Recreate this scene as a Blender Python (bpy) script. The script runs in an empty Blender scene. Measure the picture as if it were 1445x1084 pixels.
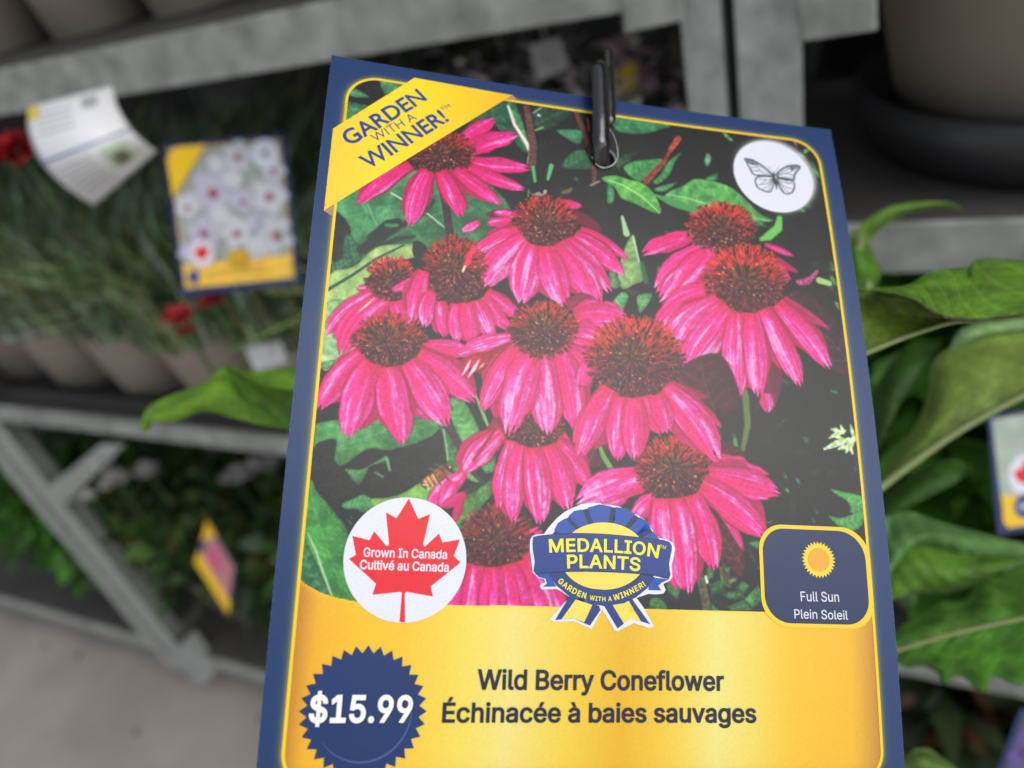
import bpy, bmesh, math, random
import numpy as np
from mathutils import Vector, Matrix
from mathutils.geometry import delaunay_2d_cdt
C = bpy.context.scene.collection
R = math.radians
# ------------------------------------------------------------------ camera, world, sun, exposure
# world axes: X along the plant rack to the right, Y into the rack, Z up; the origin is the phone's lens
FPX = 1068.97
_dn = np.array([428,1490,FPX]); _dn /= np.linalg.norm(_dn)
_s = np.array([2289,178,-FPX]); _s -= _dn*(_s@_dn); _s /= np.linalg.norm(_s)
_y = np.cross(-_dn,_s)
MW = np.array([_s,_y,-_dn])                        # camera (x right, y down, z forward) -> world
def W3(c): return Vector(MW@np.asarray(c,float))
cam = bpy.data.cameras.new('camera'); co = bpy.data.objects.new('camera',cam); C.objects.link(co)
bx,by,bz = MW[:,0],-MW[:,1],-MW[:,2]
co.matrix_world = Matrix(((bx[0],by[0],bz[0],0),(bx[1],by[1],bz[1],0),(bx[2],by[2],bz[2],0),(0,0,0,1)))
cam.sensor_width = 36; cam.lens = FPX/1445*36; cam.clip_start = .01; cam.clip_end = 200
cam.dof.use_dof = True; cam.dof.focus_distance = .136; cam.dof.aperture_fstop = cam.lens/1000/.0027
bpy.context.scene.camera = co
SUN_EL, SUN_AZ = R(47), R(98)                     # direction towards the sun, azimuth from +Y clockwise
w = bpy.data.worlds.new('World'); bpy.context.scene.world = w; w.use_nodes = True
nt = w.node_tree; bg = nt.nodes['Background']; sky = nt.nodes.new('ShaderNodeTexSky'); sky.sky_type = 'NISHITA'; sky.sun_disc = False
sky.sun_elevation = SUN_EL; sky.sun_rotation = SUN_AZ; sky.air_density = 1.0; sky.dust_density = 1.8; sky.ozone_density = .6
hs = nt.nodes.new('ShaderNodeHueSaturation'); hs.inputs['Saturation'].default_value = .38; nt.links.new(sky.outputs[0],hs.inputs['Color']); nt.links.new(hs.outputs[0],bg.inputs[0]); bg.inputs[1].default_value = .148
sl = bpy.data.lights.new('sun','SUN'); sl.energy = .8; sl.angle = R(38); sl.color = (1,.97,.93)
so = bpy.data.objects.new('sun',sl); C.objects.link(so)
sd = Vector((math.sin(SUN_AZ)*math.cos(SUN_EL),math.cos(SUN_AZ)*math.cos(SUN_EL),math.sin(SUN_EL)))
so.rotation_euler = sd.to_track_quat('Z','Y').to_euler()
vs = bpy.context.scene.view_settings; vs.view_transform = 'Standard'; vs.look = 'None'; vs.exposure = 0.31; vs.gamma = 1
# ------------------------------------------------------------------ helpers
def ray(px,py): return W3(((px-722.5)/FPX,(py-542)/FPX,1))
def atz(px,py,z): return ray(px,py)*z
def aty(px,py,Y): r = ray(px,py); return r*(Y/r.y)
def ath(px,py,H): r = ray(px,py); return r*(H/r.z)
def lin(c): return tuple(((x/255/12.92) if x/255<=.04045 else ((x/255+.055)/1.055)**2.4) for x in c)
MATS = {}
def mat(name, rgb, rough=.6, spec=.5, noise=0., nscale=40., rgb2=None, bump=0., bscale=200., metal=0., coat=0., attr=None, trans=0., wet=None, stretch=None):
    if name in MATS: return MATS[name]
    m = bpy.data.materials.new(name); m.use_nodes = True; n = m.node_tree; p = n.nodes['Principled BSDF']
    p.inputs['Roughness'].default_value = rough; p.inputs['Specular IOR Level'].default_value = spec; p.inputs['Metallic'].default_value = metal
    p.inputs['Coat Weight'].default_value = coat
    c = (*rgb,1); p.inputs['Base Color'].default_value = c
    tc = n.nodes.new('ShaderNodeTexCoord'); src = tc.outputs['Object']
    if stretch:
        mp = n.nodes.new('ShaderNodeMapping'); mp.inputs['Scale'].default_value = stretch; n.links.new(src,mp.inputs[0]); src = mp.outputs[0]
    col = None
    if attr:
        a = n.nodes.new('ShaderNodeAttribute'); a.attribute_name = attr; col = a.outputs['Color']
    if noise>0:
        t = n.nodes.new('ShaderNodeTexNoise'); t.inputs['Scale'].default_value = nscale; t.inputs['Detail'].default_value = 6; n.links.new(src,t.inputs['Vector'])
        r = n.nodes.new('ShaderNodeValToRGB'); r.color_ramp.elements[0].position = .5-.5*noise if noise<1 else .3; r.color_ramp.elements[1].position = .5+.5*noise if noise<1 else .7
        mx = n.nodes.new('ShaderNodeMix'); mx.data_type = 'RGBA'; n.links.new(t.outputs[0],r.inputs[0]); n.links.new(r.outputs[0],mx.inputs[0])
        if col is not None: n.links.new(col,mx.inputs[6])
        else: mx.inputs[6].default_value = c
        if col is not None:
            mul = n.nodes.new('ShaderNodeMix'); mul.data_type='RGBA'; mul.blend_type='MULTIPLY'; mul.inputs[0].default_value = 1; n.links.new(col,mul.inputs[6]); mul.inputs[7].default_value = (*(rgb2 or (.8,.8,.8)),1); n.links.new(mul.outputs[2],mx.inputs[7])
        else: mx.inputs[7].default_value = (*(rgb2 or tuple(x*.6 for x in rgb)),1)
        col = mx.outputs[2]
    if col is not None: n.links.new(col,p.inputs['Base Color'])
    if bump>0:
        t = n.nodes.new('ShaderNodeTexNoise'); t.inputs['Scale'].default_value = bscale; t.inputs['Detail'].default_value = 4; n.links.new(src,t.inputs['Vector'])
        b = n.nodes.new('ShaderNodeBump'); b.inputs['Strength'].default_value = bump; b.inputs['Distance'].default_value = .001; n.links.new(t.outputs[0],b.inputs['Height']); n.links.new(b.outputs[0],p.inputs['Normal'])
    MATS[name] = m; return m
def link(name, me, m, parent=None):
    o = bpy.data.objects.new(name,me); C.objects.link(o)
    if m is not None: me.materials.append(m)
    if parent is not None: o.parent = parent
    return o
def mesh(name, V, F, m, parent=None, smooth=False):
    me = bpy.data.meshes.new(name); me.from_pydata([tuple(v) for v in V],[],[tuple(f) for f in F]); me.validate()
    if smooth: me.polygons.foreach_set('use_smooth',[True]*len(me.polygons))
    me.update(); return link(name,me,m,parent)
def tag(o, label=None, cat=None, group=None, kind=None):
    if label: o['label'] = label
    if cat: o['category'] = cat
    if group: o['group'] = group
    if kind: o['kind'] = kind
    return o
def empty(name, loc=(0,0,0)):
    o = bpy.data.objects.new(name,None); C.objects.link(o); o.location = loc; o.empty_display_size = .02; return o
def copy_tree(o, loc=None, rz=None):
    c = o.copy(); C.objects.link(c)
    for ch in list(o.children):
        d = ch.copy(); C.objects.link(d); d.parent = c
        for g in list(ch.children):
            e = g.copy(); C.objects.link(e); e.parent = d
    if loc is not None: c.location = loc
    if rz is not None: c.rotation_euler.z = rz
    return c
# ------------------------------------------------------------------ the flower picture printed on the tag (painted on the card in card millimetres)
CARD_W, CARD_H = 0.110, 0.1365
POSE = [-2.78207576e-01,-1.81648206e-01,5.02511037e-02,-3.54509165e-02,-6.66336271e-02,1.48342525e-01,1.06896967e+03,
        1.09260643e-03,3.64176600e-03,-8.91559150e-04,1.34607418e-05,-5.41288416e-04]
CX, CY, FOC = 722.5, 542.0, POSE[6]
def rotv(w):
    w = np.array(w, float); a = np.linalg.norm(w); k = w/a
    K = np.array([[0,-k[2],k[1]],[k[2],0,-k[0]],[-k[1],k[0],0]])
    return np.eye(3)+np.sin(a)*K+(1-np.cos(a))*K@K
CR = rotv(POSE[:3]); CT = np.array(POSE[3:6])
def bow(u, v):                      # how far the thin card bows away from flat, metres
    s = u/CARD_W*2-1; t = v/.065-1
    return POSE[7]*(1-s*s)+POSE[8]*t*t+POSE[9]*s*t+POSE[10]*t**3+POSE[11]*s*t*t
def UV(px, py):                     # measured point of the photographed card -> card coordinates (mm)
    px = np.asarray(px, float); py = np.asarray(py, float)
    d = np.stack([(px-CX)/FOC, (py-CY)/FOC, np.ones_like(px)], -1)
    n = CR[:,2]; h = 0*px
    for _ in range(8):
        t = (CT@n+h)/(d@n)
        q = (d*t[...,None]-CT)@CR
        h = bow(q[...,0], q[...,1])
    return q[...,0]*1000, q[...,1]*1000
U0, V0, PITCH = 3.5, 4.5, 0.14
NX, NY = int((106.5-U0)/PITCH), int((107.8-V0)/PITCH)
def XY(p):
    p = np.asarray(p, float).reshape(-1,2); u, v = UV(p[:,0], p[:,1])
    return np.stack([(u-U0)/PITCH, (v-V0)/PITCH], 1)
def kscale(p):
    a = XY([p,(p[0]+4,p[1]),(p[0],p[1]+4)]); return (np.hypot(*(a[1]-a[0]))+np.hypot(*(a[2]-a[0])))/8
RS = np.random.RandomState(7)
def vnoise(X, Y, f, seed=0):        # smooth value noise
    r = np.random.RandomState(seed+11).rand(64,64); x = X*f; y = Y*f
    xi = np.floor(x).astype(int); yi = np.floor(y).astype(int); fx = x-xi; fy = y-yi
    fx = fx*fx*(3-2*fx); fy = fy*fy*(3-2*fy); a = lambda i,j: r[(yi+j)%64,(xi+i)%64]
    return (a(0,0)*(1-fx)+a(1,0)*fx)*(1-fy)+(a(0,1)*(1-fx)+a(1,1)*fx)*fy
IMG = np.zeros((NY,NX,3)); IDS = np.zeros((NY,NX), np.int16)
yy, xx = np.mgrid[0:NY,0:NX].astype(float)
IMG[:] = (20,22,21)
IMG += ((vnoise(xx,yy,.03,1)-.5)*8)[...,None]
cur_id = 0
def blend(x0,y0,m,c):
    h, w = m.shape; s = IMG[y0:y0+h,x0:x0+w]; s[:] = s*(1-m[...,None])+np.asarray(c,float)*m[...,None]
    if cur_id is not None: IDS[y0:y0+h,x0:x0+w][m>.5] = cur_id
def box(pts, pad):
    x0 = max(0,int(pts[:,0].min()-pad)); x1 = min(NX,int(pts[:,0].max()+pad+2)); y0 = max(0,int(pts[:,1].min()-pad)); y1 = min(NY,int(pts[:,1].max()+pad+2))
    return x0,y0,x1,y1
def sdist(P, X, Y):                 # signed distance to a closed polygon, inside positive
    d = np.full(X.shape,1e9); ins = np.zeros(X.shape,bool); n = len(P)
    for i in range(n):
        a = P[i]; b = P[(i+1)%n]; e = b-a; L = e@e+1e-9
        t = np.clip(((X-a[0])*e[0]+(Y-a[1])*e[1])/L,0,1)
        d = np.minimum(d,(X-a[0]-t*e[0])**2+(Y-a[1]-t*e[1])**2)
        if a[1] != b[1]: ins ^= ((a[1]>Y)!=(b[1]>Y))&(X<(b[0]-a[0])*(Y-a[1])/(b[1]-a[1])+a[0])
    d = np.sqrt(d); return np.where(ins,d,-d)
def smooth(P, n=5):
    P = np.asarray(P,float); N = len(P); o = []
    for i in range(N):
        p0,p1,p2,p3 = P[i-1],P[i],P[(i+1)%N],P[(i+2)%N]
        for k in range(n):
            t = k/n; o.append(.5*((2*p1)+(-p0+p2)*t+(2*p0-5*p1+4*p2-p3)*t*t+(-p0+3*p1-3*p2+p3)*t**3))
    return np.array(o)
def leaf(pts, col, col2=None, soft=1.0, curve=True, nf=.25, amp=.35, edge=0, vein=None):
    P = XY(pts); P = smooth(P,4) if curve else P
    x0,y0,x1,y1 = box(P,soft+2)
    if x1<=x0 or y1<=y0: return
    Y,X = np.mgrid[y0:y1,x0:x1].astype(float); d = sdist(P,X,Y); m = np.clip(d/soft+.5,0,1)
    c = np.array(col,float); c2 = np.array(col2 if col2 is not None else c*.62,float)
    n = (vnoise(X,Y,nf,3)*.5+vnoise(X,Y,nf*.35,5)*.8+vnoise(X,Y,nf*2.4,8)*.35)/1.65
    n = np.clip((n-.5)*2.6*amp/.35+.5,0,1)[...,None]
    C = c*(1-n)+c2*n
    cen = P.mean(0); ev,evec = np.linalg.eigh(np.cov((P-cen).T)); ax = evec[:,1]; Ln = max(np.sqrt(ev[1])*3.4,1)
    if Ln>22 and min(c.max(),255)>50:
        a_ = ((X-cen[0])*ax[0]+(Y-cen[1])*ax[1])/Ln; b_ = (-(X-cen[0])*ax[1]+(Y-cen[1])*ax[0])/Ln+.05*np.sin(a_*4)
        q = (a_*7.5+np.abs(b_)*4.2+vnoise(X,Y,.05,2)*.8)%1
        vn = np.clip(1-np.abs(q-.5)/.09,0,1)*.30*np.clip(1-np.abs(b_)*2.2,0,1)+np.clip(1-np.abs(b_)*Ln/1.3,0,1)*.5
        C = C*(1-.5*vn[...,None])+np.array([170,214,150.])*.5*vn[...,None]
        pf = np.abs(q-.5)*2; C = C*(1-.16*(pf[...,None]))
        C = C*(1+.22*np.clip(b_*3,-1,1)[...,None]*(1 if c[1]<200 else .4))
    C = C*(1-.22*np.clip(1-d/3.5,0,1)[...,None])+((vnoise(X,Y,.8,19)-.5)*20)[...,None]
    if edge: C = C+np.clip(1-np.abs(d-1.2)/1.4,0,1)[...,None]*edge
    blend(x0,y0,m,C)
def line(pts, w, col, soft=1.0, col2=None, alpha=1.):
    pts = [tuple(p) for p in pts]
    if len(pts)==2 and not isinstance(w,(list,tuple)) and w>=4.5 and col2 is None and np.hypot(pts[0][0]-pts[1][0],pts[0][1]-pts[1][1])<2.4*w:
        rr_ = np.random.RandomState(int(pts[0][0]*7+pts[0][1])); a0 = np.arctan2(pts[1][1]-pts[0][1],pts[1][0]-pts[0][0]); cx_,cy_ = (pts[0][0]+pts[1][0])/2,(pts[0][1]+pts[1][1])/2; La = np.hypot(pts[0][0]-pts[1][0],pts[0][1]-pts[1][1])/2+w*.75
        q_ = []
        for i_ in range(7):
            t_ = i_*6.283/7+rr_.rand()*.5; r1 = .55+.75*rr_.rand(); x_,y_ = La*np.cos(t_)*r1,w*.45*np.sin(t_)*r1; q_.append((cx_+x_*np.cos(a0)-y_*np.sin(a0),cy_+x_*np.sin(a0)+y_*np.cos(a0)))
        return leaf(q_,col,np.array(col)*.45,soft=soft+.8,nf=.45)
    k = kscale(pts[0]); P = XY(pts)
    ws = w if isinstance(w,(list,tuple)) else [w]*len(pts)
    x0,y0,x1,y1 = box(P,max(ws)*k+soft+2)
    if x1<=x0 or y1<=y0: return
    Y,X = np.mgrid[y0:y1,x0:x1].astype(float); m = np.zeros(X.shape)
    for i in range(len(P)-1):
        a,b = P[i],P[i+1]; e = b-a; t = np.clip(((X-a[0])*e[0]+(Y-a[1])*e[1])/(e@e+1e-9),0,1)
        dd = np.hypot(X-a[0]-t*e[0],Y-a[1]-t*e[1]); wl = (ws[i]*(1-t)+ws[i+1]*t)*k/2
        m = np.maximum(m,np.clip((wl-dd)/soft+.5,0,1))
    C = np.broadcast_to(np.array(col,float),X.shape+(3,))
    if col2 is not None:
        n = (vnoise(X,Y,.35,4)>.5)[...,None]; C = C*(1-n)+np.array(col2,float)*n
    blend(x0,y0,m*alpha,C)
def petal(b, t, w, bend=0., light=.5, notch=1, dark=0., mag=0., seed=None):
    """a ray petal from base b to tip t, w wide (all measured on the card)"""
    seed = RS.randint(1,9999) if seed is None else seed
    r = np.random.RandomState(seed)
    k = kscale(((b[0]+t[0])/2,(b[1]+t[1])/2)); B,T = XY([b,t]); L = np.hypot(*(T-B)); ax = (T-B)/L; pr = np.array([-ax[1],ax[0]])
    M = (B+T)/2+pr*bend*L; W2 = w*k/2
    S = np.linspace(0,1,40)[:,None]; Q = (1-S)**2*B+2*S*(1-S)*M+S*S*T
    x0,y0,x1,y1 = box(Q,W2+3)
    if x1<=x0 or y1<=y0: return
    Y,X = np.mgrid[y0:y1,x0:x1].astype(float)
    D = np.gradient(Q,axis=0); D /= np.hypot(D[:,0],D[:,1])[:,None]
    dx = X[...,None]-Q[:,0]; dy = Y[...,None]-Q[:,1]; i = np.argmin(dx*dx+dy*dy,-1)
    gx = np.take_along_axis(dx,i[...,None],-1)[...,0]; gy = np.take_along_axis(dy,i[...,None],-1)[...,0]
    al = gx*D[i,0]+gy*D[i,1]; tt = -gx*D[i,1]+gy*D[i,0]
    s = i/39+al/L
    pk = .44+r.rand()*.12; tp = .62+.2*r.rand()
    f = np.where(s<pk,.60+.40*np.sin(np.clip(s/pk,0,1)*np.pi/2),1-(.62+.2*(tp-.62)/.2)*np.clip((s-pk)/(1-pk),0,1.05)**2.0)
    q = tt/(W2+1e-6)
    nn = 2 if (w<30 or r.rand()<.4) else 3; off = .35*(r.rand()-.5)
    qn = np.clip(q/np.maximum(f,.15),-1,1); tipcut = notch*(.5+.6*r.rand())*.15*(1-(np.abs(np.sin(np.pi*(qn+off))) if nn==2 else np.abs(np.cos(1.5*np.pi*(qn+off)))))+.10*np.abs(qn)**3
    wob = 1+.28*(vnoise(s*4+seed,(q>0)*7.3+seed,1,2)-.5)+.10*(vnoise(s*11+seed,(q>0)*7.3+seed,1,3)-.5)
    dd = np.minimum((f*wob-np.abs(q))*W2,(1-tipcut-s)*L)
    dd = np.minimum(dd,(s+.02)*L)
    m = np.clip(dd+.5,0,1)
    qf = q/np.maximum(f,.25)
    # colour: hot magenta with pale lilac streaks running along it
    ph = r.rand()*50
    st = vnoise(qf*2.6+ph+s*.5,s*1.3+ph,1,6)*.55+vnoise(qf*6.5+ph,s*2.2+ph,1,7)*.40+vnoise(qf*13+ph,s*5,1,12)*.2
    st = st/1.15+.14*(vnoise(X,Y,.13,seed%40)-.5)+.10*(vnoise(X,Y,.3,seed%30)-.5)
    br = np.clip((st-.45)*2.9+ (light-.5)*1.3 + .45*np.clip(s-.15,0,1)-.22*qf*qf,0,1)[...,None]
    lo = np.array([222,14,108.]); mid = np.array([240,44,156.]); hi = np.array([236,160,216.])
    lo = lo+mag*np.array([0,0,15.])
    C = np.where(br<.5,lo+(mid-lo)*br*2,mid+(hi-mid)*(br-.5)*2)
    rf = 2.2+1.4*r.rand(); wv = .12*np.sin(s*5+ph); rib = np.maximum(np.clip(1-np.abs(((qf*rf+wv+ph)%1)-.5)*8,0,1),.6*np.clip(1-np.abs(((qf*rf*2.3+wv*2+ph*3)%1)-.5)*6,0,1)*vnoise(s*6+ph,qf*5,1,3))*np.clip(s*4,0,1)
    lil = np.clip(1-np.abs(((qf*rf+wv+ph+.33)%1)-.5)*5,0,1)[...,None]*.42*np.clip(s*2.2-.2,0,1)[...,None]*light*1.4*(.4+.9*vnoise(s*5+ph,qf*3,1,5))[...,None]; C = C*(1-lil)+np.array([246,178,222.])*lil; C = C*(1-.5*rib[...,None])+np.array([196,0,80.])*.5*rib[...,None]
    e = np.clip(1-(dd-.2)/(1.5),0,1)[...,None]*.55
    C = C*(1-e)+np.array([205,10,66.])*e
    bs = np.clip(1-s/.16,0,1)[...,None]*.6; C = C*(1-bs)+np.array([205,8,60.])*bs
    bl = np.clip((vnoise(X,Y,.22,seed%50)-.72)*5,0,1)[...,None]*.45; C = C*(1-bl)+np.array([232,20,95.])*bl
    C = C*(1-.10*np.clip(-q*2,0,1)[...,None]); C = C+((vnoise(X,Y,.9,9)-.5)*26)[...,None]+((vnoise(X,Y,.45,13)-.5)*14)[...,None]
    C = C*(1-dark)+np.array([70,8,26.])*dark
    if light>.15 and dark<.2:      # the thin dark gap printed round a petal where it lies over others
        sh = np.clip(1-np.abs(dd+1.2)/1.6,0,1)*(dd<0.3)*.55*np.clip(s*8,0,1); save=IDS[y0:y1,x0:x1].copy(); blend(x0,y0,sh,(120,8,38)); IDS[y0:y1,x0:x1]=save
    blend(x0,y0,m,C)
def cone(c, rx, ry, red=.8, n=420, seed=1, rim=1., disc=(-.10,-.22,.42), dim=0.):
    """spiny central cone of one flower"""
    r = np.random.RandomState(seed); cx,cy = c; k = kscale(c)
    A = np.linspace(0,2*np.pi,40,endpoint=False)
    rr = .86+.05*r.rand(40)
    leaf([(cx+rx*.9*q*np.cos(a),cy+ry*.9*q*np.sin(a)) for a,q in zip(A,rr)],(58,16,20),(34,12,14),nf=.5)
    items = []
    n = int(n*1.75)
    for i in range(n):
        rad = np.sqrt((i+.5)/n); a = i*2.39996+r.rand()*.5
        items.append((rad,a))
    items.sort(key=lambda z:-z[0])
    fx,fy = disc[0]*.5,-.05
    for rad,a in items:
        x,y = rad*np.cos(a)*.93,rad*np.sin(a)*.93
        dx,dy = x-fx+.10*(r.rand()-.5),y-fy+.10*(r.rand()-.5)-.12*(rad); L = np.hypot(dx,dy)+1e-3; dx/=L; dy/=L
        up = -dy
        ln = (.085+.060*rad)*(1+.45*(r.rand()-.5))
        if up<0: ln *= .65
        ddisc = np.hypot(x-disc[0],(y-disc[1])*1.15)/disc[2]
        if ddisc<1:
            ln = .09; col = np.array([112,56,32.])*(.6+.7*r.rand()); 
            if r.rand()<.22: col = np.array([186,98,50.])
            w = 1.3
        else:
            e = np.clip((rad-.35)/.5,0,1)
            g = np.clip(.42+.5*up+.30*e*max(up+.35,0)+.10*r.randn(),.06,1)*red
            dk = np.array([104,26,34.]); rd = np.array([226,42,34.]); og = np.array([214,92,46.])
            col = dk*(1-g)+rd*g
            if r.rand()<.38: col = col*.45+og*.55*max(g,.45)
            if r.rand()<(.22 if up>.2 else .42): col = np.array([60,14,20.])
            col = col*(.75+.45*r.rand())
            w = 1.5+.9*rad
        col = col*(1-dim)
        p0 = (cx+rx*x,cy+ry*y); lx = ln*(rx+ry)/2
        cv = (r.rand()-.5)*.4
        p1 = (p0[0]+lx*(dx-dy*cv),p0[1]+lx*(dy+dx*cv))
        line([p0,p1],[w*.8,w*.75],col,soft=1.1)
        if ddisc>=1 and r.rand()<(.10 if up>0 else .22):
            hc = (250,205,190) if r.rand()<.3 else ((206,116,116) if up<0 else (240,110,80))
            line([p1,(p1[0]+.2,p1[1]+.2)],1.5,np.array(hc)*(1-dim),soft=.8,alpha=.85)
    for _ in range(int(n*.008)):
        a = r.rand()*6.28; q = .3+.4*r.rand()
        line([(cx+rx*q*np.cos(a),cy+ry*q*np.sin(a)),(cx+rx*q*np.cos(a)+.8,cy+ry*q*np.sin(a)+1)],1.9,np.array([245,190,90.])*(1-dim),alpha=.9)
def flower(i, c, rx, ry, back=(), front=(), **kw):
    global cur_id
    cur_id = i
    for p in back: petal(*p[:3],**(p[3] if len(p)>3 else {}))
    cone(c,rx,ry,seed=i*3+1,**kw)
    for b,t,w,*o in front:          # shaded petals that show in the gaps
        d = dict(o[0]) if o else {}; d.update(dark=.22,light=.0,notch=.5); q = .80+.1*RS.rand(); sx = (RS.rand()-.5)*w*.9
        petal(b,(b[0]+(t[0]-b[0])*q+sx,b[1]+(t[1]-b[1])*q),w*1.35,**d)
    for p in front: petal(*p[:3],**(p[3] if len(p)>3 else {}))
G1,G2,G3 = (66,140,78),(40,98,58),(120,178,84)
DK = (22,24,22)
def paint_picture():
    global cur_id
    cur_id = 0
    # faint out of focus foliage in the dark
    r0 = np.random.RandomState(21)
    for _ in range(150):
        x,y = 430+r0.rand()*800,110+r0.rand()*760; a = r0.rand()*6.28; L_ = 8+r0.rand()*26; w_ = L_*(.2+.3*r0.rand()); ca,sa = np.cos(a),np.sin(a)
        g_ = 26+r0.rand()*22
        leaf([(x-L_*ca,y-L_*sa),(x-w_*sa,y+w_*ca),(x+L_*ca,y+L_*sa),(x+w_*sa,y-w_*ca)],(g_*.75,g_*1.15,g_*.85),(20,24,21),soft=7)
    # --- foliage, upper left
    leaf([(486,116),(500,112),(520,118),(545,128),(585,122),(640,118),(700,130),(705,160),(640,180),(560,200),(470,260),(482,180)],(60,120,70),(34,78,50))
    leaf([(507,116),(535,116),(548,142),(530,160),(505,146),(488,142),(490,130)],DK,DK)
    leaf([(536,112),(560,113),(590,118),(600,128),(560,145),(545,138)],(84,150,92),(52,104,64)); leaf([(488,126),(500,124),(520,136),(514,138),(495,136)],(90,170,110))
    leaf([(484,150),(500,148),(520,150),(508,166),(488,184),(481,180)],(82,165,98),(50,120,70))
    leaf([(466,296),(515,258),(580,240),(660,240),(720,292),(705,330),(672,352),(600,356),(545,360),(500,392),(464,392)],(74,150,92),(44,106,66),nf=.12)
    leaf([(468,302),(484,306),(495,326),(491,352),(486,372),(466,364)],DK,(30,36,32),soft=3)
    leaf([(488,330),(505,344),(512,362),(500,378),(484,376)],(52,118,78),(34,84,58))
    leaf([(466,374),(492,362),(500,370),(488,388),(465,386)],(52,116,76),(30,70,50))
    line([(512,352),(535,338),(560,322),(600,300),(612,284)],[16,13,9,6,5],(24,44,36),soft=4)
    line([(524,336),(548,316),(562,312),(560,322)],[12,12,9,5],(24,42,34),soft=3)
    line([(545,318),(560,318)],5,(60,130,80),soft=2)
    line([(530,352),(560,338),(585,334)],[10,8,4],(26,50,38),soft=3)
    line([(553,273),(568,282),(605,303),(628,322)],[2.4,2.4,2,1.5],(205,225,180))
    line([(519,290),(526,306),(532,318)],1.4,(130,190,130))
    leaf([(465,388),(500,376),(530,350),(560,345),(590,346),(584,364),(545,370),(520,392),(505,420),(470,452),(457,448)],(190,218,128),(150,190,100),nf=.15)
    leaf([(458,430),(500,430),(505,470),(490,505),(453,520)],(186,214,150),(120,180,110),nf=.2)
    line([(461,410),(498,388),(530,366),(570,346)],[4.5,4,3.5,2.5],(28,70,62),soft=1.4)
    leaf([(585,340),(600,346),(606,366),(588,366),(582,355)],DK,(24,40,30))
    leaf([(453,512),(476,508),(480,520),(452,520)],(110,180,110))
    # stem of the top flower
    line([(618,240),(629,290),(636,338)],[9,10,11],(40,34,34),col2=(54,44,42))
    line([(608,250),(606,290),(600,300)],[6,6,3],(30,66,44),soft=3)
    # --- foliage, top middle
    leaf([(702,140),(716,145),(738,190),(746,214),(735,212),(722,196),(705,184),(690,160)],(44,108,70),(28,70,50))
    leaf([(716,146),(728,148),(740,180),(746,205),(738,205)],(86,160,96))
    line([(717,150),(726,176),(744,204),(747,214)],[3,4,5,3],(236,224,220))
    line([(747,214),(744,232)],[2.5,1.2],(170,150,140))
    line([(742,146),(748,180),(752,205),(751,232)],[7,9,10,9],(84,52,50),col2=(110,66,58))
    leaf([(752,158),(766,150),(806,158),(792,172),(775,183),(760,184),(752,172)],(36,74,52),(26,56,42))
    line([(752,160),(764,152)],1.2,(180,200,190)); line([(759.5,162.5),(761,163.5)],3,(225,235,235))
    line([(756,184),(766,180)],3,(120,160,60),soft=1.5)
    line([(752,236),(755,256)],[5,4],(84,172,92)); line([(778,234),(773,253)],[6,4],(90,175,105))
    line([(813,158),(824,188),(834,215),(839,244),(838,262)],[6,8,8,6,4],(80,48,46),col2=(110,60,52))
    leaf([(786,184),(818,184),(822,192),(817,204),(800,196)],(72,150,100),(50,118,80))
    leaf([(793,236),(806,216),(826,212),(834,228),(830,239)],(52,112,66),(34,84,52))
    line([(811,252),(815,256)],5,(60,140,76),soft=2); line([(833,262),(846,256)],2,(170,160,120),soft=1.5)
    line([(829,168),(831,184)],3,(150,70,50))
    # dry bits above the second flower
    leaf([(744,270),(752,273),(760,271),(765,274),(768,268),(772,270),(768,277),(758,278),(750,275)],(228,214,190),(120,100,80))
    line([(746,268),(745,278)],1.6,(110,150,60)); leaf([(792,272),(800,267),(808,265),(806,272),(798,274)],(170,140,104),(100,80,60))
    # right of the clip
    leaf([(863,168),(890,166),(930,172),(950,176),(935,182),(910,189),(880,188),(866,180)],(66,152,98),(44,118,74),soft=1.6)
    leaf([(870,222),(900,214),(890,224),(905,230),(880,232),(874,240),(868,230)],(38,92,60),(22,40,32),soft=3)
    leaf([(880,236),(895,228),(912,226),(935,225),(925,240),(905,256),(890,250)],(84,172,96),(54,132,70))
    leaf([(962,215),(950,222),(940,232),(930,248),(921,256),(928,260),(944,248),(952,230)],(70,158,84),(50,120,64))
    line([(957,196),(946,212)],[8,6],(160,52,40),col2=(196,84,60)); line([(946,212),(936,230),(912,256)],[3,6,8],(120,40,34),col2=(160,62,50))
    leaf([(922,268),(935,262),(952,258),(958,254),(948,264),(936,271)],(110,190,110),(60,140,80))
    leaf([(935,280),(945,270),(965,262),(980,253),(1005,256),(1030,264),(1052,282),(1074,303),(1092,311),(1076,314),(1055,313),(1030,310),(1000,300),(960,296),(935,284)],(104,190,92),(58,140,64),edge=20)
    line([(940,274),(970,280),(1010,292),(1050,305),(1086,312)],[1,1.6,1.6,1.4,1],(170,222,150))
    line([(925,276),(945,284),(985,298)],[4,10,12],(60,146,78),soft=2)
    leaf([(849,252),(868,248),(888,254),(905,258),(920,270),(930,288),(932,302),(915,297),(895,287),(877,280),(868,266)],(112,200,84),(66,158,62),edge=25)
    line([(858,254),(880,262),(905,277),(930,300)],[1,1.8,1.8,1.2],(190,232,150))
    leaf([(858,260),(866,266),(866,284),(857,286)],(80,170,100))
    line([(878,306),(884,330)],[4,9],(160,200,150)); 
    line([(1023,190),(1030,196)],7,(140,200,140),soft=2); leaf([(998,216),(1004,224),(998,236),(994,228)],(120,190,150),soft=2)
    leaf([(996,252),(1012,244),(1012,254),(1002,256)],(70,160,90),soft=2)
    line([(1120,200),(1124,204)],5,(200,130,110),soft=2.5); line([(1136,214),(1140,212)],6,(130,200,120),soft=2); line([(1128,220),(1134,222)],7,(110,190,110),soft=3)
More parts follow.
